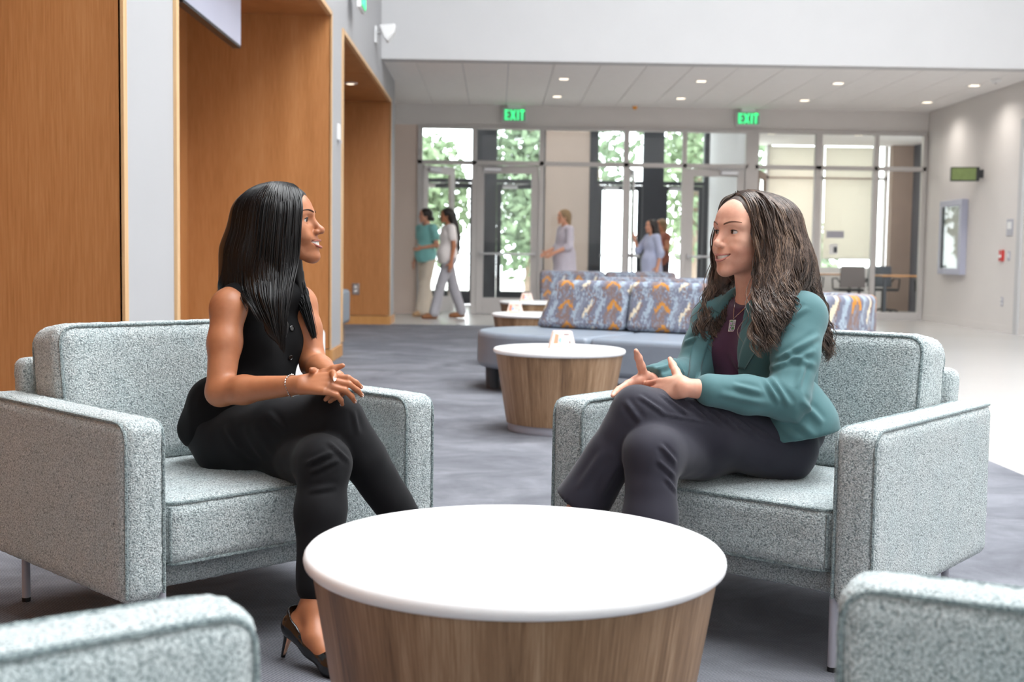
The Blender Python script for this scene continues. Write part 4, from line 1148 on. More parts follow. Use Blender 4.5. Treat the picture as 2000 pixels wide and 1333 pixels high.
def face_parts(P, H, loc, surf, lip, iris, brow, sc=1.0, smile=1.0, lash=0.0009, gaze=(1, 0, 0), bw=1.0):
    bv = BVHTree.FromPolygons([tuple(q) for q in surf[0]], [tuple(int(i) for i in q) for q in surf[1]])
    def on(pt, off):
        h = bv.find_nearest(Vector(pt+loc)); return np.array(h[0])+np.array(h[1])*off-loc
    p = lambda x, y, z: H(x*sc, y*sc, z*sc)-loc
    g = unit(gaze)
    for s in (1, -1):
        c = p(0.0655, s*0.031, 0.008)
        e = MB(); rr = 0.0128*sc
        V = []; F = []; nu, nv = 16, 10
        for i in range(nv+1):
            for j in range(nu):
                th, ph = PI*i/nv, 2*PI*j/nu; V.append(c+rr*np.array([math.sin(th)*math.cos(ph), math.sin(th)*math.sin(ph), math.cos(th)]))
        for i in range(nv):
            for j in range(nu): F.append((i*nu+j, (i+1)*nu+j, (i+1)*nu+(j+1) % nu, i*nu+(j+1) % nu))
        eo = e.add(V, F).build('eye', PM['eye'], P, smooth=True)
        a = unit(np.cross(g, (0, 0, 1))); b = np.cross(a, g)
        disc = lambda rad, off: MB().add([c+g*off+(a*math.cos(t_)+b*math.sin(t_))*rad*sc for t_ in [2*PI*k/20 for k in range(20)]]+[c+g*(off+0.0012)], [(k, (k+1) % 20, 20) for k in range(20)])
        disc(0.0062, rr-0.0009).build('iris', iris, eo, smooth=True)
        disc(0.0026, rr+0.0002).build('pupil', PM['lash'], eo, smooth=True)
        up = [p(0.0655+0.0147*math.cos(q)*0.98, s*(0.031+0.0140*math.sin(q)), 0.0062+0.0052*math.cos(q)**0.8+0.0006) for q in np.linspace(-1.25, 1.25, 12)]
        MB().tube(up, [lash*(0.5+0.9*math.sin(PI*k/11)) for k in range(12)], 6).build('eyelashes', PM['lash'], P, smooth=True)
        br = [on(p(0.100-0.034*q*q, s*(0.013+0.038*q), 0.0265+0.0085*math.sin(q*2.5)), 0.0006) for q in np.linspace(0, 1, 10)]
        MB().tube(br, [0.0030*sc*bw*(0.7+0.4*math.sin(PI*k/9))*(1-0.6*k/9) for k in range(10)], 6).build('eyebrow', brow, P, smooth=True)
    def arc(dz, dx, lift=1.0): return [p(0.0970-MD*q*q+dx, q*MW, -0.0635+ML*q*q+dz*(1-abs(q)**2.2)) for q in np.linspace(-1, 1, 17)]
    prof = lambda m: [m*sc*(0.28+0.72*(1-abs(q)**2)) for q in np.linspace(-1, 1, 17)]
    MB().tube(arc(0.0052*smile+0.001, 0.0012), prof(0.0027), 8).build('upper_lip', lip, P, smooth=True)
    MB().tube(arc(-0.0068*smile-0.001, 0.0004), prof(0.0036), 8).build('lower_lip', lip, P, smooth=True)
    tm = MB(); N_ = 10
    for k in range(N_):
        q0, q1 = -0.86+1.72*k/N_, -0.86+1.72*(k+0.93)/N_
        def tp(q, z, d): return p(0.0935-MD*q*q-d, q*MW*0.97, -0.0635+ML*q*q+z)
        h = 0.0050*smile*(1-0.5*((q0+q1)/2)**2)+0.0006
        tm.add([tp(q0, h, 0), tp(q1, h, 0), tp(q1, -h*0.75, 0.0005), tp(q0, -h*0.75, 0.0005), tp(q0, h, 0.004), tp(q1, h, 0.004), tp(q1, -h*0.75, 0.004), tp(q0, -h*0.75, 0.004)], [(0, 1, 2, 3), (7, 6, 5, 4), (0, 4, 5, 1), (3, 2, 6, 7), (0, 3, 7, 4), (1, 5, 6, 2)])
    tm.build('teeth', PM['teeth'], P)
    mm = MB(); qs = np.linspace(-1, 1, 13)
    V = [p(0.085-MD*0.9*q*q, q*MW, -0.0635+ML*q*q+d) for q in qs for d in (0.010*smile, -0.010*smile)]
    mm.add(V, [(2*i, 2*i+1, 2*i+3, 2*i+2) for i in range(12)]).build('mouth_lining', PM['mouth'], P)
class Hand:
    """wrist position, finger direction, back-of-hand normal; thumb side is +1 for a right hand palm down"""
    def __init__(s, wrist, d, back, thumb):
        s.o = np.asarray(wrist, float); s.x = unit(d); b = unit(back); b = unit(b-s.x*b.dot(s.x)); s.z = b; s.y = np.cross(s.z, s.x)*thumb
    def P(s, x, y, z): return s.o+s.x*x+s.y*y+s.z*z
    def prims(s, S, curl, spread=(0.10, 0.03, -0.04, -0.12), thumb=(0.9, 0.25, 0.3), sc=1.0, curls=None, thumb_up=0.0):
        k = 0.008
        kn = [(0.083, 0.027), (0.087, 0.009), (0.083, -0.009), (0.075, -0.026)]
        for (x, y) in kn: S.cone(s.P(0.004*sc, y*0.55*sc, 0), s.P(x*sc*0.97, y*sc, 0), 0.0145*sc, 0.0105*sc, 0.010)
        S.cone(s.P(0.012*sc, 0.022*sc, -0.006*sc), s.P(0.05*sc, 0.026*sc, -0.006*sc), 0.014*sc, 0.012*sc, 0.01)
        L = [(0.042, 0.026, 0.021), (0.046, 0.030, 0.022), (0.043, 0.028, 0.022), (0.033, 0.021, 0.019)]
        tips = []
        for i in range(4):
            cu = curls[i] if curls else curl
            p = s.P(kn[i][0]*sc, kn[i][1]*sc, 0); a = 0.0; rads = (0.0092, 0.0083, 0.0074, 0.0058)
            d0 = unit(s.x+s.y*spread[i])
            for j in range(3):
                a += cu[j]; d = d0*math.cos(a)-s.z*math.sin(a); q = p+d*L[i][j]*sc
                S.cone(p, q, rads[j]*sc*(0.9 if i == 3 else 1), rads[j+1]*sc*(0.9 if i == 3 else 1), 0.004); p = q
            tips.append((p, d))
        # thumb leaves the side of the palm near its base
        p = s.P(0.020*sc, 0.026*sc, -0.006*sc); a0, b1, b2 = thumb
        d = unit(s.x*math.cos(a0)+s.y*math.sin(a0)+s.z*thumb_up-s.z*0.15)
        tl = (0.036, 0.030, 0.026); rad = (0.0135, 0.0108, 0.0098, 0.0068)
        for j in range(3):
            q = p+d*tl[j]*sc; S.cone(p, q, rad[j]*sc, rad[j+1]*sc, 0.006); p = q
            d = unit(d+s.x*(b1 if j == 0 else b2)*0.6-s.y*(b1 if j == 0 else b2)*0.4)
        tips.append((p, d)); return tips
def nails(P, tips, loc, h, length=0.013, mat='nail'):
    for (p, d) in tips:
        w = unit(np.cross(d, h.z)); nrm = unit(np.cross(w, d));
        if nrm.dot(h.z) < 0: nrm = -nrm
        b = p-d*0.004+nrm*0.0050-loc; m = MB()
        pts = [b-w*0.0042, b+w*0.0042, b+d*length*0.65+w*0.0036-nrm*0.0008, b+d*length-nrm*0.0022, b+d*length*0.65-w*0.0036-nrm*0.0008]
        m.add([q for q in pts]+[q-nrm*0.0012 for q in pts], [(0, 1, 2, 3, 4), (9, 8, 7, 6, 5), (0, 5, 6, 1), (1, 6, 7, 2), (2, 7, 8, 3), (3, 8, 9, 4), (4, 9, 5, 0)]).build('fingernail', PM[mat], P, smooth=True)
# ================================================================== WOMAN IN BLACK (left chair)
def lerp(a, b, t_): return np.asarray(a)*(1-t_)+np.asarray(b)*t_
def woman_black():
    loc = np.array([-0.74, 3.36, 0.0])
    P = thing('person', 'woman in black sleeveless top and black trousers, long straight hair, hands clasped', 'person', tuple(loc))
    H = Frame(at(553, 443, 3.40), (1, -0.06, 0.17), (-0.17, 0, 1))
    # joints
    nb = at(527, 562, 3.42)                       # neck base
    shR, shL = at(446, 594, 3.285), at(586, 588, 3.53)
    elR, wrR = at(430, 766, 3.20), at(588, 752, 3.09)
    elL, wrL = at(612, 712, 3.47), at(655, 742, 3.20)
    pel = at(455, 838, 3.43)
    hipR, hipL = at(442, 862, 3.35), at(510, 862, 3.50)
    knR, anR = at(660, 816, 3.15), np.array([-0.205, 3.20, 0.25])
    knL, anL = at(632, 905, 3.06), np.array([-0.437, 2.965, 0.135])
    T = Frame(pel, unit(np.cross(shL-shR, (0, 0, 1))), unit(nb-pel))
    LT = np.linalg.norm(nb-pel)
    # ---- body
    S = SDF(0.0045)
    head_prims(S, H, nb+np.array([0, 0, -0.03]), 0.97, 1.45, 0.046, 0.003)
    S.ell(T(0.04, 0.01, LT*0.62), (0.078, 0.12, 0.17), 0.03, T.M); S.ell(T(0.01, 0, 0.05), (0.085, 0.12, 0.10), 0.03, T.M); S.ell(T(0.03, 0, LT*0.3), (0.075, 0.10, 0.14), 0.03, T.M)
    for sh, el, wr in ((shR, elR, wrR), (shL, elL, wrL)):
        S.cone(nb+np.array([0, 0, -0.012]), lerp(sh, nb, 0.12)+np.array([0, 0, 0.008]), 0.036, 0.034, 0.03)
        S.ell(sh+np.array([0, 0, -0.012]), 0.047, 0.025)
        mid = lerp(sh, el, 0.45)
        S.chain([sh+np.array([0, 0, -0.01]), mid, el], [0.045, 0.043, 0.0355], 0.02)
        fm = lerp(el, wr, 0.3)
        S.chain([el, fm, wr], [0.0365, 0.0360, 0.0235], 0.018)
    for hp, kn, an in ((hipR, knR, anR), (hipL, knL, anL)):
        S.chain([hp, kn], [0.065, 0.045], 0.02); S.chain([kn, lerp(kn, an, 0.35), an], [0.042, 0.042, 0.027], 0.02)
    # feet in pumps
    heelL = np.array([-0.485, 2.965, 0.085]); ballL = np.array([-0.375, 2.865, 0.022]); toeL = np.array([-0.315, 2.81, 0.018])
    S.chain([anL, heelL], [0.028, 0.026], 0.02); S.chain([anL, lerp(heelL, ballL, 0.55)+np.array([0, 0, 0.022]), ballL, toeL], [0.030, 0.026, 0.022, 0.016], 0.02)
    S.chain([heelL, ballL], [0.024, 0.022], 0.02)
    dR = unit(np.array([0.55, -0.50, -0.67])); heelR = anR+np.array([-0.045, 0.03, -0.035]); ballR = heelR+dR*0.155; toeR = ballR+unit(np.array([0.7, -0.6, -0.35]))*0.06
    S.chain([anR, heelR], [0.028, 0.026], 0.02); S.chain([anR, ballR, toeR], [0.029, 0.022, 0.016], 0.02); S.chain([heelR, ballR], [0.024, 0.022], 0.02)
    # clasped hands
    hdR = unit(at(690, 748, 3.05)-wrR)
    hR = Hand(wrR, hdR, unit(np.array([0.05, -0.72, 0.70])), 1)
    tipsR = hR.prims(S, None, curls=[(0.30, 0.62, 0.25), (0.36, 0.70, 0.3), (0.42, 0.80, 0.3), (0.50, 0.85, 0.35)], spread=(0.02, 0.0, -0.02, -0.04), thumb=(0.42, 0.1, 0.1), sc=0.95, thumb_up=0.25)
    wl2 = at(640, 741, 3.19)
    S.cone(wrL, wl2, 0.0235, 0.022, 0.015)
    hdL = unit(at(700, 736, 3.00)-wl2)
    hL = Hand(wl2, hdL, unit(np.array([0.45, 0.25, 0.85])), -1)
    tipsL = hL.prims(S, None, curls=[(0.10, 0.30, 0.2), (0.62, 1.25, 0.5), (0.75, 1.30, 0.5), (0.9, 1.3, 0.5)], spread=(0.10, 0.02, -0.04, -0.1), thumb=(0.7, 0.1, 0.1), sc=0.95)
    hc = at(655, 745, 3.10)
    V, F = S.mesh(fine=[(H.o-np.array([0.115, 0.12, 0.135]), H.o+np.array([0.14, 0.12, 0.13]), 0.0019), (hc-np.array([0.10, 0.13, 0.08]), hc+np.array([0.13, 0.15, 0.07]), 0.0022)])
    quad_mesh('body', V, F, PM['skinL'], P, loc)
    face_parts(P, H, loc, (V, F), PM['lipL'], PM['irisL'], PM['browL'], 0.97, 1.45, 0.0015, (1, -0.12, -0.04))
    nails(P, tipsR, loc, hR, 0.010); nails(P, tipsL[1:], loc, hL, 0.010); nails(P, tipsL[:1], loc, hL, 0.020)
    # ---- sleeveless top
    S = SDF(0.005)
    S.ell(T(0.045, 0.025, LT*0.66), (0.092, 0.150, 0.165), 0.025, T.M); S.ell(T(0.060, 0.01, LT*0.36), (0.095, 0.125, 0.16), 0.03, T.M)
    for s in (1, -1): S.ell(T(0.098, 0.012+s*0.066, LT*0.62), (0.056, 0.062, 0.066), 0.03, T.M)
    S.ell(T(0.01, 0, 0.06), (0.118, 0.160, 0.105), 0.02, T.M)
    S.ell(T(-0.012, -0.015, 0.0), (0.112, 0.150, 0.090), 0.03, T.M)
    for sh in (shR, shL): S.cone(nb+np.array([0, 0, -0.01]), lerp(sh, nb, 0.20)+np.array([0, 0, 0.002]), 0.047, 0.046, 0.03)
    S.cone(nb, nb+unit(H.o-nb)*0.035, 0.058, 0.054, 0.02)
    for sh, el in ((shR, elR), (shL, elL)):                       # armholes
        out = unit(sh-nb); S.ell(sh+out*0.055+np.array([0, 0, -0.03]), (0.066, 0.066, 0.095), 0.012, None, True)
    S.half(T(0, 0, -0.055), -T.u)
    S.half(nb+unit(H.o-nb)*0.040, unit(H.o-nb))
    V, F = S.mesh(smooth=2)
    V = folds(V, F, [(T(0.10, -0.10, 0.22), T(0.12, 0.06, 0.30), 0.006, 0.016), (T(0.10, -0.12, 0.14), T(0.13, 0.05, 0.16), 0.007, 0.015), (T(0.05, -0.19, 0.10), T(0.15, -0.05, 0.06), 0.008, 0.016), (T(-0.1, -0.16, 0.12), T(-0.02, -0.2, -0.03), 0.008, 0.016), (T(0.0, -0.17, 0.14), T(0.05, -0.2, -0.03), 0.008, 0.016)])
    V = rumple(V, F, 0.004, 14, (1, 1, 0.6))
    top = quad_mesh('sleeveless_top', V, F, PM['blacktop'], P, loc)
    # button placket: buttons sit on the surface of the top
    Vt, Nt = V, vnormals(V, F)
    for (px, py) in ((568, 582), (571, 641), (574, 700)):
        ray = unit(at(px, py, 3.4)-CAMP); dd = Vt-CAMP; tt = dd@ray; off = np.linalg.norm(dd-tt[:, None]*ray, axis=1)
        cand = np.where((off < 0.012) & (Nt@ray < -0.1))[0]
        if len(cand) == 0: continue
        i = cand[np.argmin(tt[cand]+off[cand])]; c = Vt[i]; n = Nt[i]; a = unit(np.cross(n, (0, 0, 1))); b = np.cross(a, n)
        m = MB(); ringp = lambda rad, o: [c+n*o+(a*math.cos(q)+b*math.sin(q))*rad-loc for q in [2*PI*k/16 for k in range(16)]]
        vs = ringp(0.0078, -0.002)+ringp(0.0078, 0.003)+ringp(0.0062, 0.0036)+ringp(0.0052, 0.0024)+[c+n*0.0022-loc]
        fs = [(j*16+k, j*16+(k+1) % 16, (j+1)*16+(k+1) % 16, (j+1)*16+k) for j in range(3) for k in range(16)]+[(48+k, 48+(k+1) % 16, 64) for k in range(16)]
        m.add(vs, fs).build('button', PM['button'], top, smooth=True)
    # ---- trousers
    S = SDF(0.0055)
    S.ell(T(0.0, 0, 0.0), (0.112, 0.155, 0.095), 0.025, T.M)
    tl = np.array([0, 0, -0.005])
    S.chain([hipL+tl, lerp(hipL, knL, 0.5), knL], [0.092, 0.082, 0.066], 0.03)
    S.chain([knL, lerp(knL, anL, 0.35), lerp(knL, anL, 0.86)], [0.064, 0.060, 0.047], 0.03)
    S.chain([hipR, lerp(hipR, knR, 0.5)+np.array([0, 0, 0.002]), knR], [0.096, 0.086, 0.066], 0.022)
    S.chain([knR, lerp(knR, anR, 0.35), lerp(knR, anR, 0.97)], [0.064, 0.060, 0.046], 0.010)
    V, F = S.mesh(smooth=2)
    L_ = []
    for kn, hp, an in ((knL, hipL, anL), (knR, hipR, anR)):
        for j in range(4):
            o = np.array([0.01*j, -0.066, -0.018*j+0.02]); L_.append((kn+o+np.array([-0.05, 0, -0.015]), kn+o+np.array([0.045, 0.01, 0.02]), 0.0018, 0.010))
    for j in range(3): L_.append((lerp(hipR, knR, 0.15+0.1*j)+np.array([0, -0.09, 0.04]), lerp(hipR, knR, 0.25+0.1*j)+np.array([0.02, -0.085, -0.05]), 0.004, 0.012))
    V = folds(V, F, L_); V = pixel_folds(V, F, [(596, 908, 650, 882, 0.005, 0.006), (604, 926, 662, 898, 0.005, 0.006), (640, 862, 684, 902, 0.005, 0.007), (690, 800, 700, 850, 0.004, 0.008), (520, 805, 560, 845, 0.004, 0.009), (600, 960, 660, 950, 0.004, 0.007), (440, 830, 470, 880, 0.004, 0.010)]); V = rumple(V, F, 0.003, 16)
    quad_mesh('trousers', V, F, PM['blackpant'], P, loc)
    # ---- pumps
    for (hl, bl, to, an) in ((heelL, ballL, toeL, anL), (heelR, ballR, toeR, anR)):
        S = SDF(0.0028); up = unit(np.cross(np.cross(unit(bl-hl), (0, 0, 1)), unit(bl-hl))); fd = unit(bl-hl)
        S.chain([hl, lerp(hl, bl, 0.5), bl, to], [0.030, 0.028, 0.030, 0.020], 0.02); S.cone(to, to+unit(to-bl)*0.025, 0.018, 0.008, 0.01)
        S.cone(hl+up*0.005, hl+up*0.032-fd*0.004, 0.030, 0.026, 0.015)
        S.ell(lerp(hl, bl, 0.42)+up*0.034, (0.060, 0.026, 0.026), 0.006, Frame((0, 0, 0), fd, up).M, True)
        S.ell(hl+up*0.050+fd*0.012, (0.034, 0.026, 0.034), 0.006, Frame((0, 0, 0), fd, up).M, True)
        V, F = S.mesh(); so = quad_mesh('pump', V, F, PM['patent'], P, loc)
        base = hl-fd*0.014-up*0.012; tipz = np.array([hl[0]-0.03, hl[1]+0.012, 0.0]) if hl[2] < 0.12 else hl-fd*0.02-up*0.105
        MB().tube([base-loc, lerp(base, tipz, 0.35)-loc, tipz+np.array([0, 0, 0.004])-loc], [0.019, 0.0095, 0.0055], 10).build('heel', PM['patent'], so, smooth=True)
        MB().tube([base+fd*0.012-loc, lerp(base, tipz, 0.35)+fd*0.006-loc, tipz+fd*0.002+np.array([0, 0, 0.01])-loc], [0.015, 0.007, 0.0045], 8).build('heel_lining', PM['nude'], so, smooth=True)
    # ---- bracelet
    wx = unit(wrR-elR); a = unit(np.cross(wx, (0, 0, 1))); b = np.cross(wx, a); cb_ = wrR-wx*0.028
    br = MB()
    for k in range(26):
        t0, t1 = 2*PI*k/26, 2*PI*(k+0.72)/26; q = lambda t_: cb_+(a*math.cos(t_)+b*math.sin(t_))*0.0275+wx*0.002*math.sin(3*t_)-loc
        br.tube([q(t0), q((t0+t1)/2), q(t1)], [0.0012, 0.0024, 0.0012], 6)
    br.build('bracelet', PM['silver'], P, smooth=True)
    # ---- hair
    S = SDF(0.005); h = lambda x, y, z: H(x, y, z)
    S.ell(h(-0.012, 0, 0.034), (0.104, 0.087, 0.088), 0.02, H.M)
    S.ell(h(-0.028, 0, -0.03), (0.072, 0.090, 0.10), 0.03, H.M)
    nz = np.array([0, 1, 0])
    S.chain([at(530, 440, 3.335), at(524, 515, 3.318), at(527, 580, 3.272), at(540, 640, 3.248), at(552, 684, 3.235)], [0.068, 0.064, 0.046, 0.026, 0.006], 0.03, (nz, 0.30))
    S.chain([at(505, 430, 3.40), at(488, 500, 3.385), at(474, 548, 3.385), at(452, 575, 3.44)], [0.080, 0.078, 0.060, 0.03], 0.03)
    S.chain([at(572, 470, 3.475), at(578, 540, 3.48), at(594, 595, 3.47), at(611, 650, 3.45)], [0.026, 0.020, 0.014, 0.004], 0.02, (nz, 0.5))
    fx = unit(H.f+0.10*H.u)
    # cut away in front of the face
    S.ell(h(0.128, 0, -0.035), (0.090, 0.16, 0.125), 0.006, H.M, True)
    S.ell(h(0.115, 0, 0.025), (0.070, 0.062, 0.062), 0.008, H.M, True)
    V, F = S.mesh(smooth=2)
    hair = quad_mesh('hair', V, F, PM['blackhair'], P, loc)
    rng = np.random.default_rng(3)
    def guide(pts): return catmull([at(*q) for q in pts], 40)
    G = [guide([(566, 369, 3.40), (588, 392, 3.345), (587, 440, 3.318), (583, 505, 3.315), (571, 560, 3.265), (560, 620, 3.225), (554, 694, 3.225)]),
         guide([(552, 366, 3.39), (556, 400, 3.318), (552, 460, 3.292), (548, 530, 3.28), (545, 590, 3.225), (548, 640, 3.215), (552, 686, 3.218)]),
         guide([(540, 364, 3.39), (522, 392, 3.318), (514, 460, 3.292), (508, 530, 3.29), (512, 580, 3.235), (530, 630, 3.215), (545, 665, 3.215)]),
         guide([(530, 364, 3.39), (492, 392, 3.335), (480, 450, 3.32), (470, 510, 3.315), (470, 560, 3.30), (485, 590, 3.24), (505, 622, 3.222)]),
         guide([(520, 366, 3.395), (472, 402, 3.36), (462, 450, 3.345), (448, 505, 3.335), (436, 545, 3.345), (428, 560, 3.375), (420, 585, 3.45)])]
    paths = []; rads = []
    for k in range(1150):
        s_ = rng.random()*(len(G)-1.001); i = int(s_); p = lerp(G[i], G[i+1], s_-i)
        w = rng.normal(size=3)*0.0022; ph = rng.random()*6
        tt = np.linspace(0, 1, 40)
        p = p+w+np.outer(np.sin(tt*5+ph)*0.0022*tt, (1, 0.4, 0))+np.array([0, rng.normal()*0.003, 0])
        e = rng.uniform(0.72, 1.0); q = np.stack([np.interp(np.linspace(0, e, 40), tt, p[:, a_]) for a_ in range(3)], 1)
        paths.append(q); rads.append(np.interp(tt, [0, 0.05, 0.8, 1], [0.0009, 0.0017, 0.0014, 0.0003]))
    G2 = [guide([(578, 372, 3.42), (592, 400, 3.47), (586, 470, 3.50), (590, 540, 3.49), (605, 600, 3.46), (616, 655, 3.44)]), guide([(560, 368, 3.42), (560, 420, 3.49), (562, 500, 3.50), (575, 560, 3.49), (595, 620, 3.455), (612, 662, 3.44)])]
    for k in range(170):
        p = lerp(G2[0], G2[1], rng.random())+rng.normal(size=3)*0.003; tt = np.linspace(0, 1, 40)
        paths.append(p); rads.append(np.interp(tt, [0, 0.05, 0.8, 1], [0.0009, 0.0016, 0.0013, 0.0003]))
    paths = comb_over(paths, V, F, 0.0006, 0.0035, rng)
    strands_mesh('hair_strands', paths, rads, PM['blackhair'], hair, loc, 3)
    return P
woman_black()
# ================================================================== WOMAN IN TEAL BLAZER (right chair)
def bvh_of(V, F): return BVHTree.FromPolygons([tuple(p) for p in V], [tuple(int(i) for i in q) for q in F])
def onto(bv, px, py, off=0.0, Y=3.2):
    """where the line through a photograph pixel meets a surface, lifted off it by off"""
    d = unit(at(px, py, Y)-CAMP)
    h = bv.ray_cast(Vector(CAMP), Vector(d))
    if h[0] is None: return None
    return np.array(h[0])+np.array(h[1])*off*(1 if np.dot(np.array(h[1]), d) < 0 else -1)
def drape(name, inner, outer, bv, mat, parent, loc, off=0.004, nt=24, ns=6, thick=0.0035):
    I = catmull([(a, b, 0) for a, b in inner], nt)[:, :2]; O = catmull([(a, b, 0) for a, b in outer], nt)[:, :2]
    G = np.full((nt, ns+1, 3), np.nan)
    for i in range(nt):
        for j in range(ns+1):
            q = lerp(I[i], O[i], j/ns); h = onto(bv, q[0], q[1], off)
            if h is not None: G[i, j] = h
    for a in range(3):
        bad = np.isnan(G[:, :, a])
        if bad.any(): G[:, :, a][bad] = np.nanmean(G[:, :, a])
    for _ in range(2):
        K = G.copy(); K[1:-1] = 0.5*G[1:-1]+0.25*(G[:-2]+G[2:]); G = K
    N = np.cross(np.gradient(G, axis=0), np.gradient(G, axis=1)); N /= np.maximum(np.linalg.norm(N, axis=2, keepdims=True), 1e-9)
    if (N@(CAMP-G.mean((0, 1)))).mean() < 0: N = -N
    bot = G-N*thick*2; n = nt*(ns+1); V = np.concatenate([G.reshape(-1, 3), bot.reshape(-1, 3)])
    F = []
    w = ns+1
    for i in range(nt-1):
        for j in range(ns):
            a = i*w+j; F.append((a, a+1, a+w+1, a+w)); F.append((n+a+w, n+a+w+1, n+a+1, n+a))
    for i in range(nt-1):
        for j in (0, ns): a = i*w+j; F.append((a, a+w, n+a+w, n+a))
    for j in range(ns):
        for i in (0, nt-1): a = i*w+j; F.append((a, a+1, n+a+1, n+a))
    return quad_mesh(name, V, np.array(F), mat, parent, loc)

def woman_teal():
    loc = np.array([0.74, 3.36, 0.0])
    P = thing('person', 'woman in teal blazer and plum top, long curly brown hair, gesturing with both hands', 'person', tuple(loc))
    H = Frame(at(1456, 461, 3.40), (-0.84, -0.54, 0.03), (0.02, 0.0, 1))
    nb = at(1480, 580, 3.435)
    shL, shR = at(1566, 618, 3.295), at(1398, 622, 3.54)
    elL, wrL = at(1538, 780, 3.17), at(1335, 757, 3.09)
    elR, wrR = at(1352, 735, 3.46), at(1266, 746, 3.24)
    pel = at(1508, 846, 3.43)
    hipL, hipR = at(1528, 874, 3.30), at(1455, 866, 3.47)
    knL, hemL = at(1246, 806, 3.10), at(1136, 982, 3.13)
    knR, anR = at(1274, 886, 3.03), np.array([0.375, 2.93, 0.10])
    T = Frame(pel, unit(np.cross(shL-shR, (0, 0, 1))), unit(nb-pel)); LT = np.linalg.norm(nb-pel)
    S = SDF(0.0045)
    head_prims(S, H, nb+np.array([0, 0, -0.03]), 1.0, 1.15, 0.052, 0.0, 0.86, 0.006)
    S.ell(T(0.0, 0, LT*0.62), (0.085, 0.12, 0.17), 0.03, T.M); S.ell(T(0.0, 0, 0.05), (0.10, 0.14, 0.12), 0.03, T.M); S.ell(T(0, 0, LT*0.3), (0.08, 0.105, 0.14), 0.03, T.M)
    for sh, el, wr in ((shR, elR, wrR), (shL, elL, wrL)):
        S.cone(nb+np.array([0, 0, -0.02]), lerp(sh, nb, 0.12), 0.034, 0.030, 0.03)
        S.chain([sh, lerp(sh, el, 0.45), el], [0.044, 0.042, 0.034], 0.02)
        S.chain([el, lerp(el, wr, 0.3), wr], [0.034, 0.033, 0.0235], 0.018)
    anL = lerp(knL, hemL, 1.18)
    for hp, kn, an in ((hipR, knR, anR), (hipL, knL, anL)):
        S.chain([hp, kn], [0.065, 0.045], 0.02); S.chain([kn, lerp(kn, an, 0.35), an], [0.042, 0.042, 0.027], 0.02)
    dR = unit(at(1195, 790, 3.14)-wrR)
    hR = Hand(wrR, dR, (0.25, 0.9, 0.30), 1)
    tR = hR.prims(S, None, curls=[(0.12, 0.2, 0.1), (0.18, 0.25, 0.15), (0.25, 0.3, 0.15), (0.3, 0.35, 0.2)], spread=(0.08, 0.02, -0.04, -0.10), thumb=(1.25, 0.06, 0.02), sc=1.0)
    dL = unit(at(1262, 768, 3.17)-wrL)
    hL = Hand(wrL, dL, (-0.1, -0.85, 0.45), -1)
    tL = hL.prims(S, None, curls=[(0.15, 0.2, 0.1), (0.22, 0.25, 0.15), (0.3, 0.3, 0.15), (0.35, 0.35, 0.2)], spread=(0.06, 0.02, -0.03, -0.08), thumb=(0.95, 0.02, -0.02), sc=0.98, thumb_up=0.0)
    c1 = at(1245, 750, 3.15); c2 = at(1310, 755, 3.10)
    V, F = S.mesh(fine=[(H.o-np.array([0.14, 0.125, 0.135]), H.o+np.array([0.12, 0.125, 0.13]), 0.0019), (c1-np.array([0.115, 0.14, 0.09]), c2+np.array([0.055, 0.12, 0.075]), 0.0022)])
    quad_mesh('body', V, F, PM['skinR'], P, loc)
    face_parts(P, H, loc, (V, F), PM['lipR'], PM['irisR'], PM['brow'], 1.0, 1.15, 0.0010, (-1, -0.30, 0), 0.9)
    nails(P, tR, loc, hR, 0.008, 'lipnail'); nails(P, tL, loc, hL, 0.008, 'lipnail')
    # ---- plum top
    S = SDF(0.005)
    S.ell(T(0.02, -0.015, LT*0.64), (0.102, 0.140, 0.165), 0.03, T.M); S.ell(T(0.03, -0.02, LT*0.34), (0.106, 0.128, 0.17), 0.04, T.M)
    for s in (1, -1): S.ell(T(0.080, -0.02+s*0.064, LT*0.60), (0.056, 0.062, 0.064), 0.04, T.M)
    S.ell(T(0.03, -0.02, 0.04), (0.125, 0.155, 0.10), 0.03, T.M)
    S.cone(nb+np.array([0, 0, -0.02]), nb+unit(H.o-nb)*0.02, 0.068, 0.058, 0.03)
    S.half(nb+unit(H.o-nb)*0.012+H.f*0.0, unit(unit(H.o-nb)+0.25*H.f))
    V, F = S.mesh(smooth=2)
    V = folds(V, F, [(T(0.14, 0.02, 0.20), T(0.12, 0.10, 0.10), 0.005, 0.012), (T(0.14, -0.03, 0.24), T(0.13, 0.06, 0.13), 0.004, 0.010), (T(0.15, 0.05, 0.28), T(0.13, 0.09, 0.20), 0.004, 0.012)])
    V = rumple(V, F, 0.003, 12); plumV, plumF = V, F
    quad_mesh('plum_top', V, F, PM['plum'], P, loc)
    # ---- blazer
    S = SDF(0.0042)
    S.ell(T(0.01, 0, LT*0.66), (0.120, 0.162, 0.165), 0.03, T.M); S.ell(T(0.015, -0.01, LT*0.36), (0.128, 0.156, 0.175), 0.04, T.M)
    for s in (1, -1): S.ell(T(0.082, -0.015+s*0.075, LT*0.60), (0.060, 0.062, 0.070), 0.04, T.M)
    S.ell(T(0.01, 0.005, 0.05), (0.122, 0.155, 0.12), 0.03, T.M)
    S.ell(T(-0.01, 0.085, -0.005), (0.110, 0.080, 0.10), 0.03, T.M)
    S.chain([at(1545, 790, 3.26), at(1556, 830, 3.27), at(1568, 890, 3.28)], [0.085, 0.105, 0.112], 0.03)
    S.cone(nb+np.array([0, 0, -0.03]), nb+np.array([0.01, 0.01, 0.012]), 0.082, 0.066, 0.03)
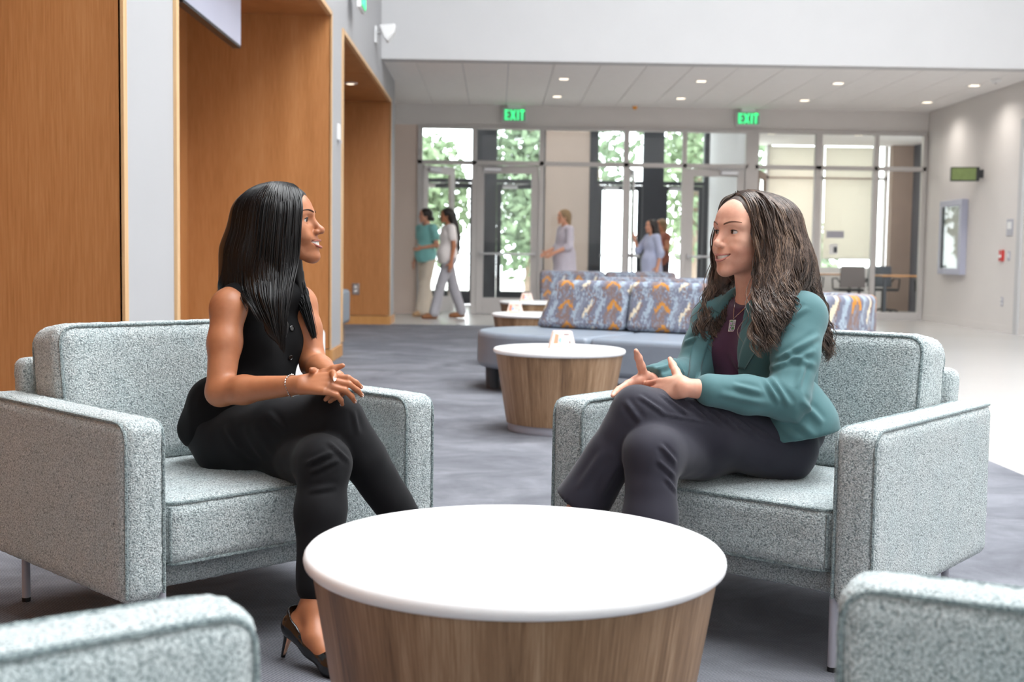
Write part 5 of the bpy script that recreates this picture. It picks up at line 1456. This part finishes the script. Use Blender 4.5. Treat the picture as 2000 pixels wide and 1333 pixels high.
    for sh in (shR, shL): S.cone(nb+np.array([0, 0, -0.018]), lerp(sh, nb, 0.04)+np.array([0, 0, 0.006]), 0.052, 0.052, 0.035); S.ell(sh+np.array([0, 0, -0.008]), 0.066, 0.03)
    # front opening and neck
    ce_ = [T(0.165, -0.02, LT+0.03), T(0.22, -0.05, LT*0.72), T(0.23, -0.068, LT*0.40), T(0.23, -0.075, 0.05), T(0.23, -0.075, -0.12)]
    ra_ = [0.055, 0.060, 0.078, 0.092, 0.10]
    for i in range(4): S.cone(ce_[i], ce_[i+1], ra_[i], ra_[i+1], 0.010, True, (T.f, 2.6))
    S.cone(nb+np.array([0, 0, -0.01])+T.f*0.015, nb+unit(H.o-nb)*0.15, 0.060, 0.080, 0.012, True)
    S.half(at(1560, 858, 3.2), unit(np.array([0.18, -0.10, -1.0])))
    S.chain([shL, lerp(shL, elL, 0.5), elL], [0.064, 0.062, 0.056], 0.018)
    S.chain([elL, lerp(elL, wrL, 0.40), lerp(elL, wrL, 0.75)], [0.055, 0.049, 0.042], 0.018)
    S.chain([shR, lerp(shR, elR, 0.5), elR], [0.060, 0.060, 0.056], 0.018)
    S.chain([elR, lerp(elR, wrR, 0.5), lerp(elR, wrR, 0.93)], [0.055, 0.052, 0.042], 0.018)
    wd = unit(wrL-elL); S.cone(wrL-wd*0.012, wrL+wd*0.05, 0.033, 0.036, 0.002, True)
    wd2 = unit(wrR-elR); S.ell(wrR+wd2*0.065, 0.086, 0.008, None, True)
    V, F = S.mesh(smooth=4)
    V = rumple(V, F, 0.0045, 9, seed=3.0)
    V = pixel_folds(V, F, [(1525, 634, 1578, 600, 0.005, 0.008), (1515, 704, 1602, 655, 0.007, 0.008), (1500, 722, 1594, 684, 0.007, 0.008), (1492, 740, 1526, 790, 0.008, 0.008), (1504, 734, 1544, 796, 0.008, 0.008), (1556, 760, 1575, 700, 0.006, 0.009), (1402, 770, 1502, 790, 0.005, 0.009), (1430, 752, 1490, 768, 0.005, 0.008), (1530, 690, 1605, 720, 0.005, 0.009),
                           (1278, 724, 1320, 710, 0.007, 0.007), (1282, 704, 1338, 684, 0.008, 0.008), (1314, 696, 1336, 732, 0.007, 0.008), (1330, 672, 1372, 656, 0.007, 0.008), (1500, 815, 1560, 860, 0.004, 0.010), (1564, 780, 1608, 830, 0.006, 0.010), (1545, 812, 1600, 862, 0.004, 0.010), (1508, 600, 1490, 690, 0.004, 0.008)])
    bl = quad_mesh('blazer', V, F, PM['teal'], P, loc); bb = bvh_of(V, F)
    drape('lapel', [(1496, 600), (1468, 640), (1448, 685), (1443, 718)], [(1530, 596), (1505, 640), (1478, 685), (1456, 722)], bb, PM['teal'], bl, loc)
    drape('lapel', [(1412, 616), (1392, 650), (1374, 700), (1362, 748)], [(1396, 606), (1370, 640), (1350, 690), (1340, 746)], bb, PM['teal'], bl, loc)
    # ---- necklace with a printed pendant
    pb = bvh_of(plumV, plumF)
    def chain(a, b):
        pts = []
        for q in np.linspace(0, 1, 26):
            h = onto(pb, a[0]+(b[0]-a[0])*q, a[1]+(b[1]-a[1])*q, 0.003)
            if h is not None: pts.append(h-loc)
        return pts
    nk = MB()
    for a in ((1437, 584), (1470, 588)):
        c = chain(a, (1434, 624))
        if len(c) > 3: nk.tube(c, 0.0009, 5)
    no = nk.build('necklace', PM['silver'], P, smooth=True)
    pc = onto(pb, 1432, 637, 0.004)
    if pc is not None:
        a = unit(np.array([0.93, -0.35, 0.06])); b = unit(np.array([0.10, -0.05, 1.0])); n = unit(np.cross(a, b)); n = n if n.dot(CAMP-pc) > 0 else -n
        def rect(w, h, o, th): return MB().add([pc+a*x*w+b*z*h+n*q-loc for q in (o, o+th) for x, z in ((-1, -1), (1, -1), (1, 1), (-1, 1))], [(3, 2, 1, 0), (4, 5, 6, 7), (0, 1, 5, 4), (1, 2, 6, 5), (2, 3, 7, 6), (3, 0, 4, 7)])
        rect(0.0085, 0.0165, 0.0, 0.003).build('pendant', PM['silver'], P)
        t = NT('floral_pendant_print', 0.2, 0.5); vo = t.n('TexVoronoi'); vo.inputs['Scale'].default_value = 170; t.l(t.coord(), vo.inputs['Vector'])
        t.col(t.ramp(vo.outputs['Distance'], [(0.2, srgb(120, 50, 130)), (0.4, srgb(210, 190, 210)), (0.7, srgb(90, 140, 90))]))
        rect(0.0068, 0.0145, 0.003, 0.0006).build('pendant_face', t.m, P)
    # ---- trousers
    S = SDF(0.0055)
    S.ell(T(0.0, 0, 0.0), (0.120, 0.160, 0.095), 0.03, T.M)
    S.chain([hipR, lerp(hipR, knR, 0.5), knR], [0.090, 0.082, 0.068], 0.03)
    S.chain([knR, lerp(knR, anR, 0.4), lerp(knR, anR, 0.92)], [0.066, 0.064, 0.082], 0.03)
    S.chain([hipL, lerp(hipL, knL, 0.5)+np.array([0, 0, 0.004]), knL], [0.098, 0.088, 0.068], 0.020)
    S.chain([knL, lerp(knL, hemL, 0.45), lerp(knL, hemL, 1.15)], [0.066, 0.063, 0.076], 0.010)
    S.ell(hemL+unit(hemL-knL)*0.34, 0.34, 0.003, None, True)
    V, F = S.mesh(smooth=2)
    V = rumple(V, F, 0.0035, 14, seed=5.0)
    V = pixel_folds(V, F, [(1245, 772, 1302, 810, 0.005, 0.006), (1288, 768, 1350, 813, 0.006, 0.006), (1312, 766, 1384, 820, 0.006, 0.006), (1350, 780, 1416, 832, 0.006, 0.006), (1386, 793, 1442, 838, 0.006, 0.006), (1424, 812, 1482, 852, 0.006, 0.006), (1460, 826, 1510, 860, 0.005, 0.006),
                           (1282, 806, 1420, 832, 0.003, 0.004), (1410, 830, 1545, 872, 0.003, 0.004), (1220, 782, 1252, 826, 0.005, 0.007), (1288, 868, 1322, 906, 0.006, 0.006), (1284, 898, 1320, 932, 0.006, 0.006), (1298, 930, 1322, 962, 0.005, 0.006), (1180, 880, 1128, 958, 0.004, 0.010), (1210, 900, 1170, 975, 0.004, 0.010)])
    quad_mesh('trousers', V, F, PM['navy'], P, loc)
    # ---- shoes
    for (an, dr) in ((anR, np.array([-0.55, -0.83, 0.0])), (anL, np.array([-0.62, -0.45, -0.64]))):
        S = SDF(0.004); dr = unit(dr); dn = np.array([0, 0, -1.0]) if abs(dr[2]) < 0.1 else unit(np.cross(dr, np.cross((0, 0, -1), dr)))
        hl = an-dr*0.03+dn*(0.062); tp = hl+dr*0.19
        S.chain([hl, lerp(hl, tp, 0.5), lerp(hl, tp, 0.75), tp], [0.033, 0.031, 0.036, 0.024], 0.02); S.cone(an+dn*0.02, hl, 0.032, 0.032, 0.02)
        if abs(dr[2]) < 0.1: S.half((0, 0, 0.0), (0, 0, -1))
        V, F = S.mesh(); quad_mesh('shoe', V, F, PM['patent'], P, loc)
    # ---- curly hair
    S = SDF(0.005); h = lambda x, y, z: H(x, y, z)
    S.ell(h(-0.016, 0, 0.034), (0.100, 0.088, 0.086), 0.02, H.M)
    S.ell(h(-0.045, 0.0, -0.04), (0.062, 0.088, 0.11), 0.03, H.M)
    S.chain([at(1518, 440, 3.38), at(1532, 520, 3.37), at(1545, 590, 3.40)], [0.066, 0.070, 0.05], 0.04)
    S.chain([at(1512, 480, 3.31), at(1508, 560, 3.29), at(1500, 625, 3.235), at(1492, 680, 3.215)], [0.035, 0.042, 0.034, 0.008], 0.03, ((0, 1, 0), 0.6))
    S.chain([at(1425, 520, 3.53), at(1405, 590, 3.53), at(1385, 650, 3.47), at(1375, 690, 3.46)], [0.035, 0.036, 0.028, 0.008], 0.03, ((0, 1, 0), 0.6))
    S.chain([at(1555, 520, 3.42), at(1588, 610, 3.44), at(1616, 680, 3.44)], [0.05, 0.03, 0.008], 0.03)
    S.ell(h(0.125, 0.0, -0.035), (0.098, 0.090, 0.125), 0.008, H.M, True); S.ell(h(0.105, 0.0, 0.022), (0.090, 0.082, 0.066), 0.01, H.M, True)
    V, F = S.mesh(smooth=2); V = rumple(V, F, 0.0015, 40, seed=1.0)
    hair = quad_mesh('hair', V, F, PM['brownhair'], P, loc)
    rng = np.random.default_rng(11); n = 56; tt = np.linspace(0, 1, n)
    def guide(pts): return catmull([at(*q) for q in pts], n)
    near = [guide([(1446, 384, 3.41), (1464, 395, 3.345), (1474, 430, 3.318), (1484, 490, 3.30), (1478, 560, 3.285), (1478, 610, 3.215), (1474, 660, 3.20), (1480, 705, 3.195)]),
            guide([(1455, 381, 3.41), (1495, 398, 3.33), (1512, 450, 3.298), (1512, 520, 3.285), (1508, 580, 3.25), (1505, 630, 3.205), (1510, 690, 3.20)]),
            guide([(1462, 380, 3.41), (1525, 405, 3.335), (1548, 460, 3.305), (1550, 520, 3.295), (1545, 570, 3.265), (1540, 605, 3.228), (1530, 640, 3.21)]),
            guide([(1470, 380, 3.41), (1535, 415, 3.37), (1560, 475, 3.345), (1572, 530, 3.345), (1582, 580, 3.36), (1596, 640, 3.385), (1612, 700, 3.385)]),
            guide([(1475, 381, 3.42), (1538, 414, 3.40), (1568, 490, 3.40), (1584, 550, 3.41), (1600, 610, 3.42), (1614, 655, 3.42), (1628, 695, 3.42)]),
            guide([(1470, 382, 3.44), (1530, 405, 3.46), (1558, 480, 3.47), (1576, 550, 3.47), (1592, 610, 3.47), (1606, 655, 3.46), (1620, 690, 3.45)])]
    far = [guide([(1440, 385, 3.42), (1412, 400, 3.47), (1394, 470, 3.53), (1388, 540, 3.545), (1372, 600, 3.50), (1358, 650, 3.46), (1352, 690, 3.45)]),
           guide([(1440, 384, 3.43), (1420, 410, 3.49), (1410, 480, 3.545), (1412, 550, 3.55), (1402, 610, 3.49), (1392, 660, 3.455), (1390, 700, 3.45)]),
           guide([(1445, 384, 3.44), (1440, 420, 3.50), (1436, 490, 3.54), (1434, 540, 3.53), (1426, 590, 3.47), (1414, 640, 3.45), (1404, 672, 3.45)])]
    HV, HF = V, F
    for nm, G, cnt, mat, rk in (('hair_strands', near, 1500, 'brownhair', 1.0), ('hair_strands', near, 700, 'brownlight', 1.0), ('hair_strands', far, 380, 'brownhair', 1.0), ('hair_strands', far, 200, 'brownlight', 1.0)):
        paths, rads = [], []
        for c in range(cnt//14):                 # locks of hairs that wave together
            s_ = rng.random()*(len(G)-1.001); i = int(s_); base = lerp(G[i], G[i+1], s_-i)
            e = rng.uniform(0.78, 1.03); base = np.stack([np.interp(np.linspace(0, e, n), tt, base[:, a]) for a in range(3)], 1)
            base = base+rng.normal(size=3)*0.004
            fr, ph = rng.uniform(4.0, 6.5), rng.random()*6.3
            am = rng.uniform(0.005, 0.010)*np.clip((tt-0.12)*2.0, 0.06, 1.5)
            drift = np.cumsum(rng.normal(size=n))*0.06
            wav = np.outer(am*np.sin(2*PI*fr*tt+ph+drift), (0.9, 0.25, 0.1))+np.outer(am*np.cos(2*PI*fr*tt+ph+drift)*0.9, (0.2, -0.9, 0.1))
            for k in range(14):
                o = rng.normal(size=3)*0.0022; w2 = rng.normal(size=3)*0.004
                p = base+wav*rng.uniform(0.85, 1.15)+o+np.outer(tt, w2)
                if rng.random() < 0.05: p = p+np.outer(tt**2, rng.normal(size=3)*(0.02, 0.01, 0.01))
                paths.append(p); rads.append(rk*np.interp(tt, [0, 0.04, 0.85, 1], [0.0009, 0.0014, 0.0012, 0.0003]))
        paths = comb_over(paths, HV, HF, -0.001, 0.009, rng)
        strands_mesh(nm, paths, rads, PM[mat], hair, loc, 3)
    return P
PM['lipnail'] = plain('natural_nail', srgb(232, 188, 172), 0.3, 0.5, 0.03)
woman_teal()
# ================================================================== PASSERS-BY NEAR THE DOORS
def passerby(label, x, y, face, Ht, top, bottom, hair_m, skin_m, style, shoe_m, legs=(0.0, 0.0), armR=None, armL=None, sleeve=0.5, look=None, wide=0.0, dress=False, sock=None):
    s = Ht/1.70; loc = np.array([x, y, 0.0])
    P = thing('person', label, 'person', tuple(loc), 0, 'passers-by near the glass doors')
    B_ = Frame((x, y, 0), (face[0], face[1], 0)); q = lambda a, b, c: B_(a*s, b*s, c*s)
    look = look or face; H = Frame(q(0.03, 0, 1.588), (look[0], look[1], 0.0)); nb = q(0.0, 0, 1.44)
    armR = armR or [(0.0, -0.235, 1.12), (0.06, -0.24, 0.87)]; armL = armL or [(0.0, 0.235, 1.12), (0.06, 0.24, 0.87)]
    S = SDF(0.010*s)
    head_prims(S, H, nb+np.array([0, 0, -0.02]), s, 0.5, 0.05)
    S.ell(q(0, 0, 1.22), (0.095*s, 0.14*s, 0.2*s), 0.04, B_.M); S.ell(q(0, 0, 0.97), (0.10*s, 0.14*s, 0.13*s), 0.04, B_.M)
    hand_c = []
    for sd, arm in ((-1, armR), (1, armL)):
        sh = q(0, sd*0.165, 1.385); el = q(*arm[0]); wr = q(*arm[1])
        S.chain([nb, sh], [0.04*s, 0.045*s], 0.03); S.chain([sh, el], [0.046*s, 0.036*s], 0.02); S.chain([el, wr], [0.036*s, 0.025*s], 0.02)
        d = unit(wr-el); hnd = Hand(wr, unit(d+np.array([0, 0, -0.15])), B_.l*sd+0.2*B_.f, -sd)
        hnd.prims(S, None, curls=[(0.25, 0.4, 0.2)]*4, sc=s*0.95); hand_c.append(wr+d*0.06)
    feet = []
    for sd, st in ((-1, legs[0]), (1, legs[1])):
        hp = q(0, sd*0.085, 0.90); kn = q(st*0.55+0.02, sd*0.085, 0.49); an = q(st, sd*0.080, 0.085+0.04*max(0, -st))
        feet.append((hp, kn, an, sd)); S.chain([hp, kn], [0.075*s, 0.05*s], 0.03); S.chain([kn, an], [0.048*s, 0.032*s], 0.02)
        S.chain([an, an+B_.f*0.13*s-np.array([0, 0, 0.05*s])], [0.034*s, 0.026*s], 0.02)
    V, F = S.mesh(fine=[(H.o-0.14*s, H.o+0.14*s, 0.0038)])
    quad_mesh('body', V, F, skin_m, P, loc)
    face_parts(P, H, loc, (V, F), PM['lipR'], PM['irisR'], PM['brow'], s, 0.5, 0.0008, (look[0], look[1], 0))
    # trousers
    if not dress:
        S = SDF(0.009*s); S.ell(q(0, 0, 0.95), (0.125*s, 0.17*s, 0.12*s), 0.04, B_.M)
        for hp, kn, an, sd in feet:
            S.chain([hp, kn], [0.098*s, (0.070+wide*0.35)*s], 0.03); S.chain([kn, lerp(kn, an, 0.97)], [(0.068+wide*0.35)*s, (0.058+wide)*s], 0.03)
        V, F = S.mesh(smooth=2); V = rumple(V, F, 0.010, 9, (1, 1, 0.5), x); quad_mesh('trousers', V, F, bottom, P, loc)
    # shirt
    S = SDF(0.009*s)
    S.ell(q(0.0, 0, 1.25), (0.135*s, 0.182*s, 0.20*s), 0.05, B_.M); S.ell(q(0.02, 0, 0.98), (0.160*s, 0.195*s, 0.22*s), 0.06, B_.M)
    if dress: S.cone(q(0, 0, 1.0), q(0, 0, 0.72), 0.165*s, 0.19*s, 0.05)
    for sd, arm in ((-1, armR), (1, armL)):
        sh = q(0, sd*0.165, 1.385); el = q(*arm[0]); wr = q(*arm[1])
        S.chain([nb-np.array([0, 0, 0.02]), sh], [0.055*s, 0.06*s], 0.04)
        if sleeve <= 1: S.chain([sh, lerp(sh, el, sleeve)], [0.066*s, 0.068*s], 0.03)
        else: S.chain([sh, el, lerp(el, wr, sleeve-1)], [0.066*s, 0.06*s, 0.055*s], 0.03)
    S.ell(nb+np.array([0, 0, 0.045*s])+B_.f*0.02, 0.075*s, 0.01, None, True)
    if not dress: S.half(q(0, 0, 0.85), (0, 0, -1))
    else: S.half(q(0, 0, 0.66), (0, 0, -1))
    V, F = S.mesh(smooth=2); V = rumple(V, F, 0.010, 10, (1, 1, 0.6), y); sh_o = quad_mesh('shirt', V, F, top, P, loc)
    # shoes
    for hp, kn, an, sd in feet:
        S = SDF(0.006); b = an-np.array([0, 0, 0.045*s])
        S.chain([b-B_.f*0.02*s, b+B_.f*0.10*s, b+B_.f*0.17*s-np.array([0, 0, 0.008])], [0.042*s, 0.044*s, 0.034*s], 0.02)
        V, F = S.mesh(); so = quad_mesh('shoe', V, F, shoe_m, P, loc)
        if sock is not None:
            S = SDF(0.006); S.cone(an-np.array([0, 0, 0.02]), an+np.array([0, 0, 0.05]), 0.042*s, 0.042*s, 0.01); V, F = S.mesh(); quad_mesh('sock', V, F, sock, P, loc)
    # hair
    S = SDF(0.007); h = lambda a, b, c: H(a*s, b*s, c*s)
    S.ell(h(-0.016, 0, 0.034), (0.104*s, 0.086*s, 0.088*s), 0.02, H.M); S.ell(h(-0.05, 0, -0.02), (0.06*s, 0.078*s, 0.075*s), 0.03, H.M)
    if style == 'bun': S.ell(h(-0.115, 0, -0.055), (0.035*s, 0.045*s, 0.04*s), 0.012, H.M)
    if style == 'long': S.chain([h(-0.07, 0, 0), h(-0.11, 0, -0.15), h(-0.15, 0, -0.32), h(-0.17, 0, -0.50), h(-0.18, 0, -0.60)], [0.075*s, 0.07*s, 0.06*s, 0.04*s, 0.012], 0.03, (H.l, 1.3))
    if style == 'shoulder':
        for sd in (1, -1): S.chain([h(-0.03, sd*0.05, 0), h(-0.05, sd*0.065, -0.12), h(-0.05, sd*0.075, -0.26)], [0.055*s, 0.05*s, 0.02*s], 0.03)
        S.chain([h(-0.06, 0, 0), h(-0.10, 0, -0.15), h(-0.12, 0, -0.28)], [0.07*s, 0.07*s, 0.03*s], 0.03)
    if style == 'short': S.chain([h(-0.05, 0, 0), h(-0.075, 0, -0.10)], [0.075*s, 0.05*s], 0.03)
    S.ell(h(0.125, 0, -0.03), (0.098*s, 0.095*s, 0.115*s), 0.008, H.M, True)
    V, F = S.mesh(); V = rumple(V, F, 0.004, 60); quad_mesh('hair', V, F, hair_m, P, loc)
    return P, hand_c, B_, sh_o
skA, skB = skin('light_skin', srgb(206, 150, 122), srgb(220, 166, 140)), skin('tan_skin', srgb(176, 116, 84), srgb(192, 132, 100))
dkhair, blhair = hairmat('dark_brown_hair', srgb(22, 16, 15), srgb(44, 34, 30)), hairmat('blonde_hair', srgb(116, 92, 64), srgb(176, 148, 110), 0.5)
p1, hc1, f1, sh1 = passerby('woman in teal t-shirt and wide cream trousers with a low dark bun', -1.15, 20.15, (-0.72, -0.69), 1.75, cloth('teal_jersey', srgb(142, 208, 205)), cloth('cream_linen', srgb(232, 218, 200)), dkhair, skA, 'bun', plain('tan_sandal', srgb(186, 150, 112), 0.6), (-0.12, 0.14),
    armR=[(-0.06, -0.24, 1.12), (0.02, -0.26, 0.88)], armL=[(0.0, 0.25, 1.12), (0.18, 0.10, 1.08)], look=(-0.95, -0.3), wide=0.055)
p2, hc2, f2, sh2 = passerby('woman in white t-shirt and grey trousers with very long black hair', -0.76, 19.35, (-0.95, -0.30), 1.73, cloth('white_jersey', srgb(246, 238, 236)), cloth('grey_sweatpants', srgb(168, 166, 172)), dkhair, skB, 'long', plain('brown_clog', srgb(136, 88, 52), 0.6), (-0.24, 0.24),
    armR=[(0.02, -0.24, 1.12), (-0.02, -0.26, 0.88)], armL=[(-0.02, 0.23, 1.12), (0.02, 0.24, 0.87)], look=(-0.98, -0.1), wide=0.02, sock=plain('pink_sock', srgb(214, 140, 170), 0.8))
p3, hc3, f3, sh3 = passerby('blonde woman in long lilac grey shirt with forearms held forward', 1.09, 19.75, (-0.94, -0.34), 1.75, cloth('lilac_grey_shirt', srgb(196, 190, 202)), None, blhair, skA, 'short', plain('dark_shoe', srgb(60, 50, 48), 0.6), (0.08, -0.08),
    armR=[(0.02, -0.23, 1.13), (0.24, -0.18, 1.03)], armL=[(0.02, 0.23, 1.13), (0.26, 0.16, 1.02)], sleeve=1.2, dress=True)
p4, hc4, f4, sh4 = passerby('dark haired woman in lavender blue shirt raising a hand in the doorway', 2.58, 20.45, (-0.93, -0.36), 1.63, cloth('lavender_shirt', srgb(178, 186, 214)), None, dkhair, skA, 'shoulder', plain('dark_shoe', srgb(60, 50, 48), 0.6), (0.06, -0.06),
    armR=[(0.16, -0.22, 1.16), (0.26, -0.16, 1.36)], armL=[(-0.04, 0.24, 1.12), (0.02, 0.24, 0.88)], sleeve=1.2, dress=True)
p5, hc5, f5, sh5 = passerby('blonde person in rust sleeveless top behind the lavender shirt woman', 3.0, 22.4, (-0.9, -0.43), 1.70, cloth('rust_top', srgb(150, 92, 76)), cloth('dark_skirt_cloth', srgb(70, 60, 66)), blhair, skB, 'short', plain('dark_shoe', srgb(60, 50, 48), 0.6), (0.1, -0.1),
    armR=[(0.0, -0.25, 1.12), (0.05, -0.26, 0.88)], armL=[(0.05, 0.26, 1.16), (0.2, 0.2, 1.2)], sleeve=0.15)
# shirt print and the phone in a hand
ph = thing('phone', 'black phone held by the woman in the white t-shirt', 'phone', tuple(hc2[0]+np.array([-0.02, -0.035, -0.02])), R_(20))
B(-0.07, 0.07, -0.005, 0.005, -0.035, 0.035).build('body', 'black', ph, bevel=0.004)
B(-0.066, 0.066, -0.0058, -0.005, -0.031, 0.031).build('screen', plain('phone_glass', srgb(30, 32, 38), 0.1), ph)
